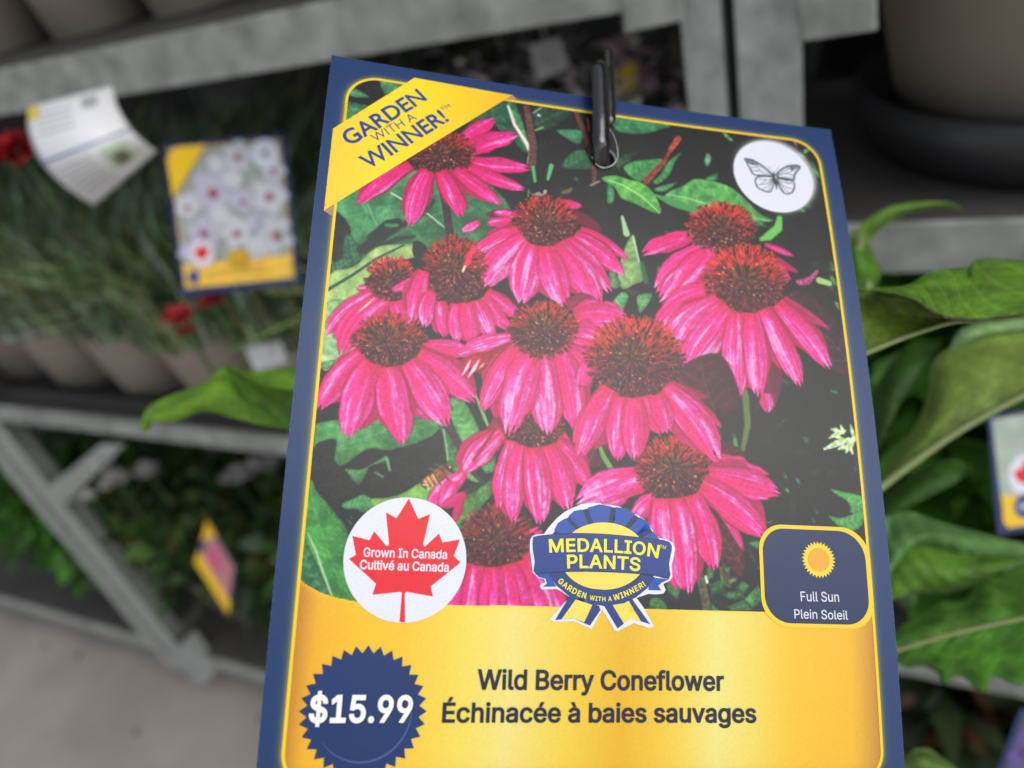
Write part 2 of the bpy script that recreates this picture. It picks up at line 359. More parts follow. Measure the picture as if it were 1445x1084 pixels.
    line([(1148,234),(1156,250)],8,(80,180,80),soft=3); line([(1140,290),(1146,292)],7,(50,110,60),soft=4)
    line([(1130,296),(1134,298)],4,(50,120,60),soft=2)
    line([(1100,308),(1098,322),(1084,334),(1074,338)],[7,11,11,5],(104,190,84),soft=2.5); line([(1068,316),(1078,318)],8,(90,180,80),soft=2)
    # middle, between second flower and the right pair
    leaf([(872,380),(884,344),(895,332),(902,368),(912,392),(895,402),(880,408),(874,400)],(150,190,110),(110,160,90),soft=1.6,edge=15)
    line([(893,334),(902,370),(911,392)],1.8,(210,232,200)); 
    leaf([(862,376),(868,384),(876,402),(866,408),(858,398)],(100,150,90),(60,110,60))
    leaf([(858,444),(866,424),(878,412),(887,418),(882,432),(876,446)],(120,196,120),(80,160,90)); leaf([(899,418),(916,414),(920,420),(904,442),(900,432)],(124,196,120),(80,150,84))
    line([(903,342),(912,348)],8,(26,50,36),soft=4); line([(930,380),(932,392)],8,(120,150,80),soft=3); line([(940,328),(948,334)],4,(90,70,50),soft=3)
    line([(906,372),(912,398)],7,(34,90,50),soft=3)
    # right edge bits
    line([(1173,376),(1176,380)],8,(90,180,90),soft=2); line([(1156,396),(1170,400)],[9,8],(160,200,110),soft=2); line([(1174,394),(1180,402)],10,(100,180,90),soft=3)
    leaf([(1123,396),(1132,394),(1142,390),(1152,381),(1155,384),(1147,396),(1140,402),(1128,403)],(225,90,160),(190,40,110))
    line([(1180,428),(1183,434)],8,(110,190,100),soft=2); line([(1165,451),(1174,463)],[2.5,4],(170,210,160)); line([(1184,472),(1190,474)],6,(90,180,110),soft=2)
    line([(1172,490),(1175,491)],4,(220,50,110)); line([(1194,500),(1196,504)],6,(160,190,130),soft=2); line([(1176,552),(1178,553)],5,(70,150,110),soft=2)
    line([(1107,538),(1112,540)],6,(50,120,80),soft=3)
    # spiky seedling at the right edge
    for a,b,w in [((1186,600),(1190,612),5),((1173,606),(1186,610),7),((1174,615),(1188,619),7),((1170,618.5),(1192,608),7),((1163,634),(1198,620),9),((1170,632),(1195,622),7),((1194,638),(1205,618),10),((1183,634),(1198,630),7),((1200,600),(1206,622),6),((1197,626),(1203,640),6)]:
        line([a,((a[0]+b[0])/2,(a[1]+b[1])/2-1),b],[w*.35,w,w*.6],(170,206,120),col2=(216,232,190),soft=1.3)
    leaf([(1172,690),(1190,694),(1204,697),(1216,702),(1217,722),(1200,724),(1200,716),(1194,706),(1180,698)],(108,196,96),(70,158,72))
    leaf([(1169,728),(1185,731),(1202,726),(1217,720),(1218,738),(1208,748),(1192,750),(1182,742)],(96,186,88),(64,150,66))
    for p,q in [((1137,621),7),((1108,671),5),((1125,678),6),((1110,691),4),((1151,720),5),((1147,733),5),((1036,615),6)]: line([p,(p[0]+1.5,p[1]+2)],q,(72,150,92),soft=2.5)
    # centre stems and dark reds
    line([(1047,535),(1052,560),(1055,600),(1048,635)],[5,10,9,6],(92,110,50),soft=3); line([(1037,620),(1039,636)],[5,8],(70,140,80),soft=2)
    # --- left side, under flower 7
    leaf([(447,598),(480,592),(510,590),(545,575),(590,575),(622,590),(632,604),(600,620),(575,632),(552,636),(520,634),(492,652),(480,658),(471,650),(475,624),(465,622),(444,634),(444,612)],(88,170,84),(50,124,62),nf=.18)
    leaf([(486,662),(505,664),(525,655),(547,643),(549,664),(546,652),(522,662),(506,684),(496,668)],(74,156,84),(48,120,64))
    line([(546,645),(550,664)],[4,3],(90,165,105),soft=1.4); line([(530,667),(540,673)],3,(70,140,90),soft=1.6)
    leaf([(444,632),(458,622),(474,622),(472,648),(482,660),(500,668),(506,684),(520,660),(545,650),(550,636),(600,622),(622,604),(630,606),(634,640),(630,668),(590,690),(560,702),(540,706),(498,700),(470,720),(440,690),(438,680)],(20,22,21),(28,30,28))
    line([(504,682),(497,668),(488,663)],[2,5,2],(84,166,90)); leaf([(490,664),(512,663),(520,660),(506,684)],(80,162,86),(60,130,70))
    line([(546,648),(550,664)],[5,3],(90,165,105),soft=1.4); line([(530,667),(540,673)],3,(70,140,90),soft=1.6)
    leaf([(437,680),(446,692),(460,708),(478,730),(492,752),(498,800),(520,860),(500,880),(440,880),(415,860),(420,760)],(76,168,70),(48,128,56),nf=.2)
    leaf([(428,760),(440,780),(452,806),(468,845),(440,845),(422,820)],(60,140,80),(36,92,58))
    line([(434,752),(446,778),(456,808),(470,846)],[1.6,2.6,3,2.4],(190,215,170)); 
    for a in range(46):
        q = (440+RS.rand()*60,710+RS.rand()*140); line([q,(q[0]+3*RS.rand()+1,q[1]+5*RS.rand())],1.3,(150,215,120),soft=1.4,alpha=.5)
    leaf([(482,712),(500,703),(512,698),(524,704),(528,716),(515,724),(500,718),(488,718)],(80,165,90),(50,120,64))
    leaf([(524,704),(548,702),(572,694),(600,676),(622,662),(650,656),(660,668),(640,700),(600,724),(540,724),(528,716)],(140,200,84),(96,168,64))
    # green stems and leaves between 7 and 10
    leaf([(628,566),(650,562),(664,580),(676,606),(677,612),(668,628),(655,630),(640,600)],(108,180,92),(74,150,70))
    leaf([(618,600),(632,610),(645,632),(652,650),(660,664),(652,678),(634,664),(628,640),(624,612)],(66,142,70),(40,100,52))
    line([(626,606),(630,630),(632,650)],1.6,(170,200,160)); line([(634,600),(652,634),(660,640)],[9,9,6],(60,44,40),soft=2)
    line([(670,555),(682,585),(688,600)],[3,5,4],(120,180,90)); leaf([(640,662),(655,660),(664,668),(676,680),(668,680),(655,672)],(140,200,110),(90,160,80))
    leaf([(645,762),(640,740),(640,722),(655,702),(675,690),(700,672),(700,690),(676,720),(662,742),(654,764)],(92,156,62),(56,112,44),nf=.2)
    leaf([(676,632),(696,640),(700,660),(688,668),(678,656)],(90,170,86),(60,130,64)); line([(735,670),(738,688)],6,(220,220,170),soft=2)
    leaf([(700,690),(720,690),(712,715),(706,702)],(150,180,80),(90,130,50))
    # bottom right undergrowth
    leaf([(940,826),(952,806),(960,800),(958,842),(950,842)],(66,140,64),(40,100,48)); leaf([(918,846),(930,844),(940,854),(940,862),(918,862)],(70,150,70),(40,100,50))
    line([(985,800),(992,830),(998,862)],[9,13,13],(90,92,58),col2=(70,64,44),soft=2); line([(996,814),(998,822)],4,(225,235,235))
    for P_,c_ in [([(996,800),(1008,802),(1006,816),(998,818)],(92,150,56)),([(1000,824),(1020,818),(1024,838),(1004,840)],(44,110,54)),([(1014,800),(1030,800),(1032,830),(1018,826)],(80,140,66)),
                  ([(1016,838),(1045,832),(1052,844),(1030,846)],(56,128,58)),([(1026,856),(1050,846),(1062,862),(1034,864)],(60,140,62)),([(1038,830),(1048,820),(1058,826),(1050,838)],(70,160,76)),
                  ([(1050,846),(1070,824),(1078,846),(1062,858)],(74,164,76)),([(1003,850),(1016,862),(1006,866)],(60,140,64)),([(1056,766),(1074,762),(1078,778),(1066,774)],(72,160,84)),([(1068,800),(1076,796),(1078,812)],(80,170,90)),([(1080,738),(1092,733),(1088,740)],(60,120,70))]:
        leaf(P_,c_,np.array(c_)*.6,curve=False,soft=1.6)
    leaf([(1018,802),(1024,806),(1028,824),(1022,820)],(120,50,40),(90,40,34)); line([(1030,820),(1038,818)],7,(150,170,80),soft=2)
    # --- flowers, back to front
    MR = dict(dark=.78,light=.2)
    flower(1,(622,217),49,32,back=[((646,202),(699,167),21,{'light':.35}),((662,214),(732,190),25,{'bend':-.08,'light':.4}),((664,228),(750,238),22,{'light':.4,'bend':.03}),
           ((655,236),(741,268),20,{'light':.35})],
           front=[((643,240),(709,290),21,{'light':.35}),((578,234),(502,290),22,{'light':.4,'bend':.05}),((604,243),(578,321),27,{'light':.45,'bend':.06}),((622,243),(652,308),25,{'light':.4,'bend':-.06})],red=.55,n=330,disc=(.0,-.1,.3))
    flower(2,(768,316),46,38,back=[((783,286),(822,291),13,{'light':.2}),((806,300),(850,326),18,MR),((735,300),(684,303),13,MR),((728,304),(696,300),12,{'light':.7}),((722,312),(686,316),15,{'light':.45}),((676,314),(651,327),12,{'light':.9}),
           ((820,324),(889,368),15,{'bend':-.08,'light':.3})],
           front=[((730,326),(667,361),23,{'bend':.08}),((742,340),(682,406),42,{'bend':.12,'light':.65}),((812,333),(881,390),27,{'bend':-.10,'light':.45}),((800,340),(862,414),27,{'bend':-.08}),
           ((753,347),(735,430),40,{'bend':.04,'light':.65}),((788,345),(846,434),42,{'bend':-.07,'light':.55}),((772,349),(796,434),38,{'bend':.03,'light':.6})],red=.7,n=420,disc=(.0,-.30,.34))
    flower(3,(1017,322),50,34,back=[((1080,345),(1121,362),8,{'light':.4}),((1072,354),(1128,386),11,{'light':.3,'dark':.35}),((1060,350),(1102,378),22,{'dark':.8}),((980,333),(905,360),24,{'bend':.10,'light':.35}),
           ((1005,352),(925,414),44,{'bend':.06,'light':.5}),((1008,362),(930,428),40,{'light':.55}),((1014,350),(950,416),44,{'light':.5})],front=[],red=.9,n=460,disc=(.02,-.2,.34))
    cur_id = 0
    leaf([(1100,428),(1135,410),(1170,440),(1192,470),(1200,520),(1190,530),(1150,500)],(62,24,38),(46,26,34),soft=6,nf=.05)
    flower(4,(1050,397),58,50,back=[((1083,362),(1115,397),15,{'light':.35}),((1108,420),(1172,466),9,{'light':.35,'dark':.25}),((1104,424),(1160,462),8,{'dark':.4}),((1085,450),(1086,583),40,{'dark':.80}),((1082,555),(1083,583),20,{'light':.6,'dark':.15}),((1015,415),(924,466),50,{'bend':.10,'light':.6})],
           front=[((1012,425),(940,476),34,{'bend':.05,'light':.6}),((1018,430),(953,499),42,{'bend':.06,'light':.62}),((1030,438),(966,526),46,{'bend':.05,'light':.6}),((1098,430),(1172,522),32,{'bend':-.07,'light':.6}),((1078,438),(1130,547),32,{'bend':-.05,'light':.55}),
           ((1040,443),(1040,566),38,{'bend':.02,'light':.68}),((1060,444),(1070,562),36,{'bend':-.03,'light':.6})],red=.95,n=620,disc=(.0,-.14,.34))
    flower(5,(552,394),36,32,back=[((530,408),(502,407),10),((528,415),(458,473),26,{'bend':.10,'light':.5}),((548,424),(482,505),44,{'bend':.22,'light':.6}),((560,425),(575,470),30,{'light':.35})],red=.75,n=260,disc=(.15,-.05,.45))
    line([(528,421),(516,432),(506,440)],[1.5,3,1.5],(235,220,170))
    flower(6,(641,382),45,48,back=[((608,400),(588,455),22,{'light':.6}),((588,392),(551,410),14,{'light':.4,'bend':-.1})],
           front=[((598,384),(582,456),24,{'light':.6,'bend':.05}),((608,412),(598,464),22,{'light':.65}),((622,426),(627,478),22,{'light':.5}),((688,412),(738,450),20,{'light':.4}),((682,420),(716,466),22,{'light':.45}),((645,430),(645,484),26,{'light':.55}),((672,425),(696,482),26,{'light':.55}),((658,429),(668,492),26,{'light':.6})],red=.68,n=470,disc=(.0,-.12,.45))
    cur_id = 6
    line([(668,348),(660,370),(655,380)],[5,8,3],(236,30,90)); line([(656,376),(653,383)],3,(245,220,190))
    flower(7,(549,485),53,42,back=[((505,500),(470,518),20,{'dark':.3}),((520,520),(537,560),30,{'dark':.4}),((597,488),(672,500),24,{'light':.35,'bend':-.05})],
           front=[((510,502),(449,579),36,{'bend':.10,'light':.45}),((592,500),(672,569),34,{'bend':-.05,'light':.5}),((524,514),(490,619),46,{'bend':.05,'light':.5}),((578,512),(632,604),46,{'bend':-.05,'light':.5}),((549,520),(569,629),46,{'bend':.02,'light':.5})],red=.72,n=460,disc=(-.15,-.25,.42))
    cur_id = 8
    leaf([(650,508),(690,492),(722,486),(715,510),(690,536),(682,532),(664,520)],(190,14,50),(150,10,34))
    for a,b,w in [((676,508),(660,533),6),((664,508),(652,530),5),((701,500),(692,514),3),((683,512),(676,520),3)]: line([a,((a[0]+b[0])/2+1,(a[1]+b[1])/2),b],[w*.3,w,w*.25],(236,190,196),soft=1.6)
    for a,b in [((690,518),(680,534)),((700,515),(688,530))]: petal(a,b,7,light=.4)
    flower(8,(767,467),48,40,back=[((800,430),(842,424),26,{'dark':.55}),((725,476),(645,500),22,{'light':.45,'bend':.08}),((722,462),(706,450),12),((812,448),(884,450),44,{'light':.35,'bend':-.1}),((806,470),(850,480),46,{'light':.35}),((812,505),(826,560),36,{'dark':.45,'light':.2})],
           front=[((796,490),(842,530),34,{'light':.5}),((790,492),(812,610),38,{'bend':-.06,'light':.45}),((732,492),(681,580),34,{'bend':.07,'light':.55}),((766,502),(773,615),42,{'bend':-.03,'light':.6}),((750,500),(718,615),46,{'bend':.06,'light':.6})],red=.72,n=460,disc=(-.05,-.28,.38))
    cur_id = 0
    leaf([(960,520),(1016,500),(1045,562),(1030,584),(1010,582),(1020,620),(990,612),(958,570)],(84,22,36),(66,20,30),soft=3)
    leaf([(1008,622),(1030,626),(1052,642),(1044,662),(1020,664),(1010,650)],(74,14,26),(60,14,24),soft=2.5)
    leaf([(1005,735),(1030,745),(1048,775),(1050,806),(1040,812),(1018,780)],(88,22,38),(72,20,32),soft=2)
    leaf([(850,590),(862,590),(858,640),(842,660),(824,650),(836,620)],(120,14,34),(80,14,26)); 
    line([(844,625),(852,645),(864,664)],[5,7,8],(96,160,70)); leaf([(820,640),(840,628),(846,640),(842,658),(824,656)],(110,20,40),(84,16,34))
    flower(12,(700,762),52,50,back=[((765,750),(740,756),7),((760,744),(738,756),5),((752,772),(742,770),5)],
           front=[((655,795),(632,872),34,{'light':.5}),((748,780),(800,868),34,{'light':.35}),((738,792),(778,890),36,{'light':.5}),((672,800),(662,900),34,{'light':.55}),((718,798),(738,900),42,{'light':.5}),((695,802),(696,900),40,{'light':.5})],red=.45,n=420,disc=(-.1,-.1,.3))
    # flower 10 sits behind the petals of 8 and 9
    flower(10,(753,608),44,32,back=[((702,590),(700,640),20,{'dark':.6}),((785,618),(812,640),16,{'dark':.3}),((795,612),(806,634),10)],
           front=[((708,612),(653,668),32,{'bend':.08,'light':.7}),((786,626),(831,692),32,{'bend':-.10,'light':.45}),((722,624),(703,719),25,{'bend':.06,'light':.45}),((774,630),(804,724),40,{'bend':-.04,'light':.5}),((735,630),(725,742),30,{'bend':.07,'light':.5}),((752,634),(762,742),38,{'bend':-.02,'light':.55})],red=.6,n=260,disc=(0,-.3,.5))
    cur_id = 10
    line([(697,594),(690,606),(700,604),(668,650)],[6,7,4,4],(150,12,40),soft=2)
    # flower 8 again, over the head of flower 10
    cur_id = 8
    petal((790,492),(812,610),38,bend=-.06,light=.45,seed=76); petal((732,492),(681,580),34,bend=.07,light=.6,seed=79); petal((766,503),(773,615),44,bend=-.03,light=.66,seed=77); petal((750,502),(717,616),48,bend=.06,light=.66,seed=78)
    cone((767,467),48,40,red=.72,n=460,seed=25,disc=(-.05,-.28,.38))
    flower(11,(951,662),54,47,back=[((1000,655),(1064,662),28,{'light':.4,'bend':-.06}),((1010,664),(1086,672),28,{'light':.35,'bend':-.08}),((992,690),(1049,779),14,{'bend':-.14,'dark':.1,'light':.3}),((906,668),(852,676),20,{'light':.4}),((908,676),(812,712),52,{'light':.6,'bend':.08}),((924,700),(890,735),26,{'light':.4})],
           front=[((1002,670),(1103,698),38,{'light':.5,'bend':-.04}),((992,684),(1082,758),42,{'light':.5,'bend':-.07}),((978,700),(1008,806),38,{'light':.45,'bend':-.08}),((936,706),(962,832),48,{'light':.5,'bend':.10}),((956,706),(972,840),36,{'light':.62,'bend':-.06})],red=.8,n=520,disc=(-.05,-.05,.38))
    flower(9,(895,508),68,60,back=[((925,540),(1003,562),14,{'dark':.5,'light':.3}),((940,545),(1020,604),16,{'light':.35,'dark':.2,'bend':-.08}),((935,552),(1012,600),20,{'light':.3,'bend':-.07}),((840,505),(818,545),28,{'light':.45}),((838,488),(806,480),10)],
           front=[((860,550),(817,645),38,{'bend':.06,'light':.62}),((910,560),(934,614),36,{'light':.4}),((938,550),(1013,653),46,{'bend':-.12,'light':.55}),((926,558),(944,612),28,{'light':.4}),((878,562),(871,652),36,{'light':.5}),((896,564),(894,652),38,{'light':.45})],red=.85,n=760,disc=(-.08,-.2,.36))
    # petals by the bee
    cur_id = 13
    petal((655,668),(604,712),26,light=.75,notch=0); petal((640,680),(622,716),20,light=.8,notch=0); petal((657,698),(622,716),16,light=.1,dark=.1,notch=0); petal((652,700),(640,738),14,light=.1,dark=.2,notch=0)
    cur_id = 14
    leaf([(594,684),(600,674),(608,668),(618,660),(626,655),(634,654),(638,660),(634,668),(624,678),(612,686),(600,689)],(196,116,52),(130,66,28),nf=.5,soft=1.4)
    for a,b in [((604,674),(611,686)),((610,670),(617,682)),((599,678),(605,689))]: line([a,b],2,(236,200,160))
    line([(595,682),(599,687)],5,(34,26,26)); line([(597,684),(600,685)],2,(240,235,225))
    line([(629,658),(636,664)],6,(80,36,24)); line([(634,659),(635,660)],2.4,(220,200,200)); line([(622,662),(627,667)],4,(90,50,26)); 
    line([(618,678),(622,684)],1.6,(60,30,20)); line([(628,672),(634,678)],1.6,(60,30,20))
    for a in [(606,662),(614,656)]: line([a,(a[0]+9,a[1]+2)],3,(120,110,90),soft=2.5,alpha=.6)
    cur_id = 0
    # the offset print is a little soft
    for ax_ in (0,1): IMG[:] = .17*np.roll(IMG,1,ax_)+.66*IMG+.17*np.roll(IMG,-1,ax_)
    # soft white glow round the butterfly badge
    bx_,by_ = (94.9-U0)/PITCH,(14.2-V0)/PITCH; d_ = np.hypot(xx-bx_,yy-by_)*PITCH; gl = np.exp(-(np.clip(d_-8.9,0,9)/.75)**1.4)[...,None]*.75; IMG[:] = IMG*(1-gl)+np.array([205,210,212.])*gl
    # paper grain
    g = np.random.RandomState(3).randn(NY,NX); g = (g+np.roll(g,1,0)+np.roll(g,1,1))/1.7
    IMG[:] = np.clip(IMG+g[...,None]*3.2,0,255)
# ------------------------------------------------------------------ the tag
L0 = 1.0e-5
ink_bump = dict(bump=.02,bscale=5200)
INK = dict(rough=.36,spec=.40)
tag_root = empty('plant_tag')
_o = MW@CT; _x = MW@CR[:,0]; _yy = -(MW@CR[:,1]); _z = -(MW@CR[:,2])
tag_root.matrix_world = Matrix(((_x[0],_yy[0],_z[0],_o[0]),(_x[1],_yy[1],_z[1],_o[1]),(_x[2],_yy[2],_z[2],_o[2]),(0,0,0,1)))
tag(tag_root,'large sharp plant tag with navy border and printed pink coneflowers hanging in front','plant tag')
def cardpos(u, v, layer):           # card mm -> local metres
    u = np.asarray(u,float)/1000; v = np.asarray(v,float)/1000
    return np.stack([u,-v,-bow(u,v)+layer*L0+0*u],-1)
def loopmm(px): p = np.asarray(px,float).reshape(-1,2); u,v = UV(p[:,0],p[:,1]); return np.stack([u,v],1)
def inside(P, X, Y):
    ins = np.zeros(X.shape,bool); n = len(P)
    for i in range(n):
        a,b = P[i],P[(i+1)%n]
        if a[1]!=b[1]: ins ^= ((a[1]>Y)!=(b[1]>Y))&(X<(b[0]-a[0])*(Y-a[1])/(b[1]-a[1])+a[0])
    return ins
def sheet(name, outer, holes, layer, m, parent, pitch=1.6, col=None, thick=0):
    """a printed area of the card: outline in card mm, filled with enough inner points to follow the card's bow"""
    outer = np.asarray(outer,float); loops = [outer]+[np.asarray(h,float) for h in holes]
    pts = []; edges = []
    for lp in loops:
        q = []
        for i in range(len(lp)):
            a,b = lp[i],lp[(i+1)%len(lp)]; n = max(1,int(np.hypot(*(b-a))/pitch))
            for k in range(n): q.append(a+(b-a)*k/n)
        s = len(pts); pts += q; edges += [(s+i,s+(i+1)%len(q)) for i in range(len(q))]
    x0,y0 = outer.min(0); x1,y1 = outer.max(0)
    if (x1-x0)>pitch and (y1-y0)>pitch:
        X,Y = np.meshgrid(np.arange(x0+pitch*.5,x1,pitch),np.arange(y0+pitch*.5,y1,pitch)); ok = inside(outer,X,Y)
        for h in loops[1:]: ok &= ~inside(h,X,Y)
        pts += list(np.stack([X[ok],Y[ok]],1))
    r = delaunay_2d_cdt([Vector((float(p[0]),float(p[1]))) for p in pts],edges,[],0,1e-6)
    P = np.array([tuple(v) for v in r[0]]); F = []
    fc = np.array([P[list(f)].mean(0) for f in r[2]]); ok = inside(outer,fc[:,0],fc[:,1])
    for h in loops[1:]: ok &= ~inside(h,fc[:,0],fc[:,1])
    for f,k in zip(r[2],ok):
        if k:
            a,b,c = P[f[0]],P[f[1]],P[f[2]]
            F.append(f if (b[0]-a[0])*(c[1]-a[1])-(b[1]-a[1])*(c[0]-a[0])<0 else f[::-1])
    V = cardpos(P[:,0],P[:,1],layer)
    o = mesh(name,V,F,m,parent,smooth=True)
    if col is not None: setcol(o.data,col(P[:,0],P[:,1]))
    return o
def setcol(me, rgb255):
    c = np.clip(np.asarray(rgb255,float)/255,0,1); l = np.where(c<=.04045,c/12.92,((c+.055)/1.055)**2.4)
    a = me.color_attributes.new('print','FLOAT_COLOR','POINT'); a.data.foreach_set('color',np.concatenate([l,np.ones((len(l),1))],1).astype(np.float32).ravel())
def ellipse(cu,cv,a,b,n=64): t = np.linspace(0,2*np.pi,n,endpoint=False); return np.stack([cu+a*np.cos(t),cv+b*np.sin(t)],1)
def rrect(u0,v0,u1,v1,r,n=10):
    o = []
    rs = r if isinstance(r,(tuple,list)) else (r,)*4
    for (cx,cy,a0),rr in zip(((u1-rs[0],v0+rs[0],-90),(u1-rs[1],v1-rs[1],0),(u0+rs[2],v1-rs[2],90),(u0+rs[3],v0+rs[3],180)),rs):
        for k in range(n+1): a = math.radians(a0+90*k/n); o.append((cx+rr*math.cos(a),cy+rr*math.sin(a)))
    return np.array(o)
def stroke(pts, w, closed=False):
    """outline of a line w wide through card points"""
    P = np.asarray(pts,float); n = len(P); T = np.zeros_like(P)
    for i in range(n):
        a = P[i-1] if (i or closed) else P[0]; b = P[(i+1)%n] if (i<n-1 or closed) else P[-1]; T[i] = (b-a)/(np.hypot(*(b-a))+1e-9)
    N = np.stack([-T[:,1],T[:,0]],1); ww = np.asarray(w,float)*np.ones(n)/2
    return P+N*ww[:,None], P-N*ww[:,None]
def ribbons(name, lines, layer, m, parent):
    V = []; F = []
    for pts,wd,closed in lines:
        A,B = stroke(pts,wd,closed); s = len(V); n = len(A)
        for a,b in zip(A,B): V += [a,b]
        for i in range(n if closed else n-1):
            j = (i+1)%n; F.append((s+2*i,s+2*i+1,s+2*j+1,s+2*j))
    V = np.array(V); return mesh(name,cardpos(V[:,0],V[:,1],layer),F,m,parent)
FONTS = {}
def font(k):
    if k not in FONTS:
        FONTS[k] = None
        if k=='inter':
            try: FONTS[k] = bpy.data.fonts.load(bpy.utils.system_resource('DATAFILES')+'/fonts/Inter.woff2')
            except Exception: FONTS[k] = None
    return FONTS[k]
def glyph_loops(body, fnt, space, slant):
    cu = bpy.data.curves.new('t','FONT'); cu.body = body; cu.resolution_u = 5; cu.space_character = space; cu.shear = slant; cu.dimensions = '2D'; cu.fill_mode = 'NONE'
    if font(fnt): cu.font = font(fnt)
    t = bpy.data.objects.new('t',cu); C.objects.link(t); bpy.context.view_layer.update()
    me = bpy.data.meshes.new_from_object(t.evaluated_get(bpy.context.evaluated_depsgraph_get()))
    V = np.array([v.co[:2] for v in me.vertices]); nx = {}
    for e in me.edges: nx.setdefault(e.vertices[0],[]).append(e.vertices[1]); nx.setdefault(e.vertices[1],[]).append(e.vertices[0])
    bpy.data.objects.remove(t); bpy.data.curves.remove(cu); bpy.data.meshes.remove(me)
    seen = set(); loops = []
    for s0 in range(len(V)):
        if s0 in seen or s0 not in nx: continue
        lp = [s0]; seen.add(s0); cur = s0+1 if s0+1 in nx[s0] else nx[s0][0]; prev = s0
        while cur!=s0 and cur not in seen:
            lp.append(cur); seen.add(cur); n_ = [k for k in nx[cur] if k!=prev]; prev,cur = cur,(n_[0] if n_ else s0)
        P = V[lp]; keep = [k for k in range(len(P)) if np.hypot(*(P[k]-P[k-1]))>1e-4]
        if len(keep)>2: loops.append(P[keep])
    return loops
def winding(loops, X, Y):
    w_ = np.zeros(X.shape,int)
    for P in loops:
        for i in range(len(P)):
            a,b = P[i-1],P[i]
            if a[1]==b[1]: continue
            up = (a[1]<=Y)&(b[1]>Y); dn = (b[1]<=Y)&(a[1]>Y); cr = (X<(b[0]-a[0])*(Y-a[1])/(b[1]-a[1])+a[0])
            w_ += (up&cr).astype(int)-(dn&cr).astype(int)
    return w_
def lettering(name, body, px, cap, layer, m, parent, fnt='inter', bold=0., space=1., slant=0.):
    """text whose baseline runs through the measured points, cap mm tall, stretched to the baseline's length"""
    loops = glyph_loops(body,fnt,space,slant); H = max(P[:,1].max() for P in glyph_loops('H',fnt,1,0))
    big = max(loops,key=lambda P:np.ptp(P[:,0])*np.ptp(P[:,1])); area = .5*np.sum(big[:,0]*np.roll(big[:,1],-1)-np.roll(big[:,0],-1)*big[:,1]); sg_ = 1 if area>0 else -1
    L2 = []
    for P in loops:
        if bold:
            d0 = P-np.roll(P,1,0); d1 = np.roll(P,-1,0)-P; d0 /= np.hypot(d0[:,0],d0[:,1])[:,None]; d1 /= np.hypot(d1[:,0],d1[:,1])[:,None]
            n0 = np.stack([d0[:,1],-d0[:,0]],1)*sg_; n1 = np.stack([d1[:,1],-d1[:,0]],1)*sg_; n_ = n0+n1; q = (n_*n0).sum(1); n_ = n_/np.maximum(q,.7)[:,None]
            P = P+n_*bold
        L2.append(P)
    B = loopmm(px)
    if len(B)>2:
        tt = np.linspace(0,1,len(B)); pf = np.polyfit(tt,B,min(3,len(B)-1)); t_ = np.linspace(0,1,40); B = np.stack([np.polyval(pf[:,k],t_) for k in (0,1)],1)
    g = np.hypot(*np.diff(B,axis=0).T); cum = np.concatenate([[0],np.cumsum(g)]); Lb = cum[-1]
    T = np.gradient(B,axis=0); T /= np.hypot(T[:,0],T[:,1])[:,None]
    x0 = min(P[:,0].min() for P in L2); x1 = max(P[:,0].max() for P in L2)
    # fill glyph by glyph: group loops whose x extents overlap
    L2.sort(key=lambda P:P[:,0].min()); groups = []; ext = -1e9
    for P in L2:
        if P[:,0].min()<ext: groups[-1].append(P); ext = max(ext,P[:,0].max())
        else: groups.append([P]); ext = P[:,0].max()
    Vs = []; Fs = []
    for G in groups:
        pts = []; edges = []
        for P in G:
            b_ = len(pts); pts += [Vector((float(p[0]),float(p[1]))) for p in P]; edges += [(b_+i,b_+(i+1)%len(P)) for i in range(len(P))]
        r = delaunay_2d_cdt(pts,edges,[],0,1e-6); Q = np.array([tuple(v) for v in r[0]]); tri = [f for f in r[2]]
        c_ = np.array([Q[list(f)].mean(0) for f in tri]); w_ = winding(G,c_[:,0],c_[:,1])
        b_ = sum(len(v) for v in Vs)
        for f,k in zip(tri,w_):
            if k*sg_>0:
                a,b,c2 = Q[f[0]],Q[f[1]],Q[f[2]]; ccw = (b[0]-a[0])*(c2[1]-a[1])-(b[1]-a[1])*(c2[0]-a[0])>0
                Fs.append([b_+i for i in (f if ccw else f[::-1])])
        Vs.append(Q)
    V = np.vstack(Vs); s = (V[:,0]-x0)/(x1-x0)*Lb; X = np.interp(s,cum,B[:,0]); Y = np.interp(s,cum,B[:,1]); tx = np.interp(s,cum,T[:,0]); ty = np.interp(s,cum,T[:,1]); h = V[:,1]/H*cap
    P = np.stack([X+ty*h,Y-tx*h],1)
    return mesh(name,cardpos(P[:,0],P[:,1],layer),Fs,m,parent)
def capmm(a,b): q = loopmm([a,b]); return float(np.hypot(*(q[1]-q[0])))
def ink(name, rgb): return mat(name,lin(rgb),noise=.5,nscale=3500,rgb2=tuple(x*.88 for x in lin(rgb)),**INK,**ink_bump)
attr_ink = mat('printed_ink',(1,1,1),attr='print',**INK,**ink_bump)
navy_c = np.array([14,50,98.]); yellow_c = np.array([250,206,28.])
HOLE = ellipse(56.62,15.1,2.42,2.42,40)
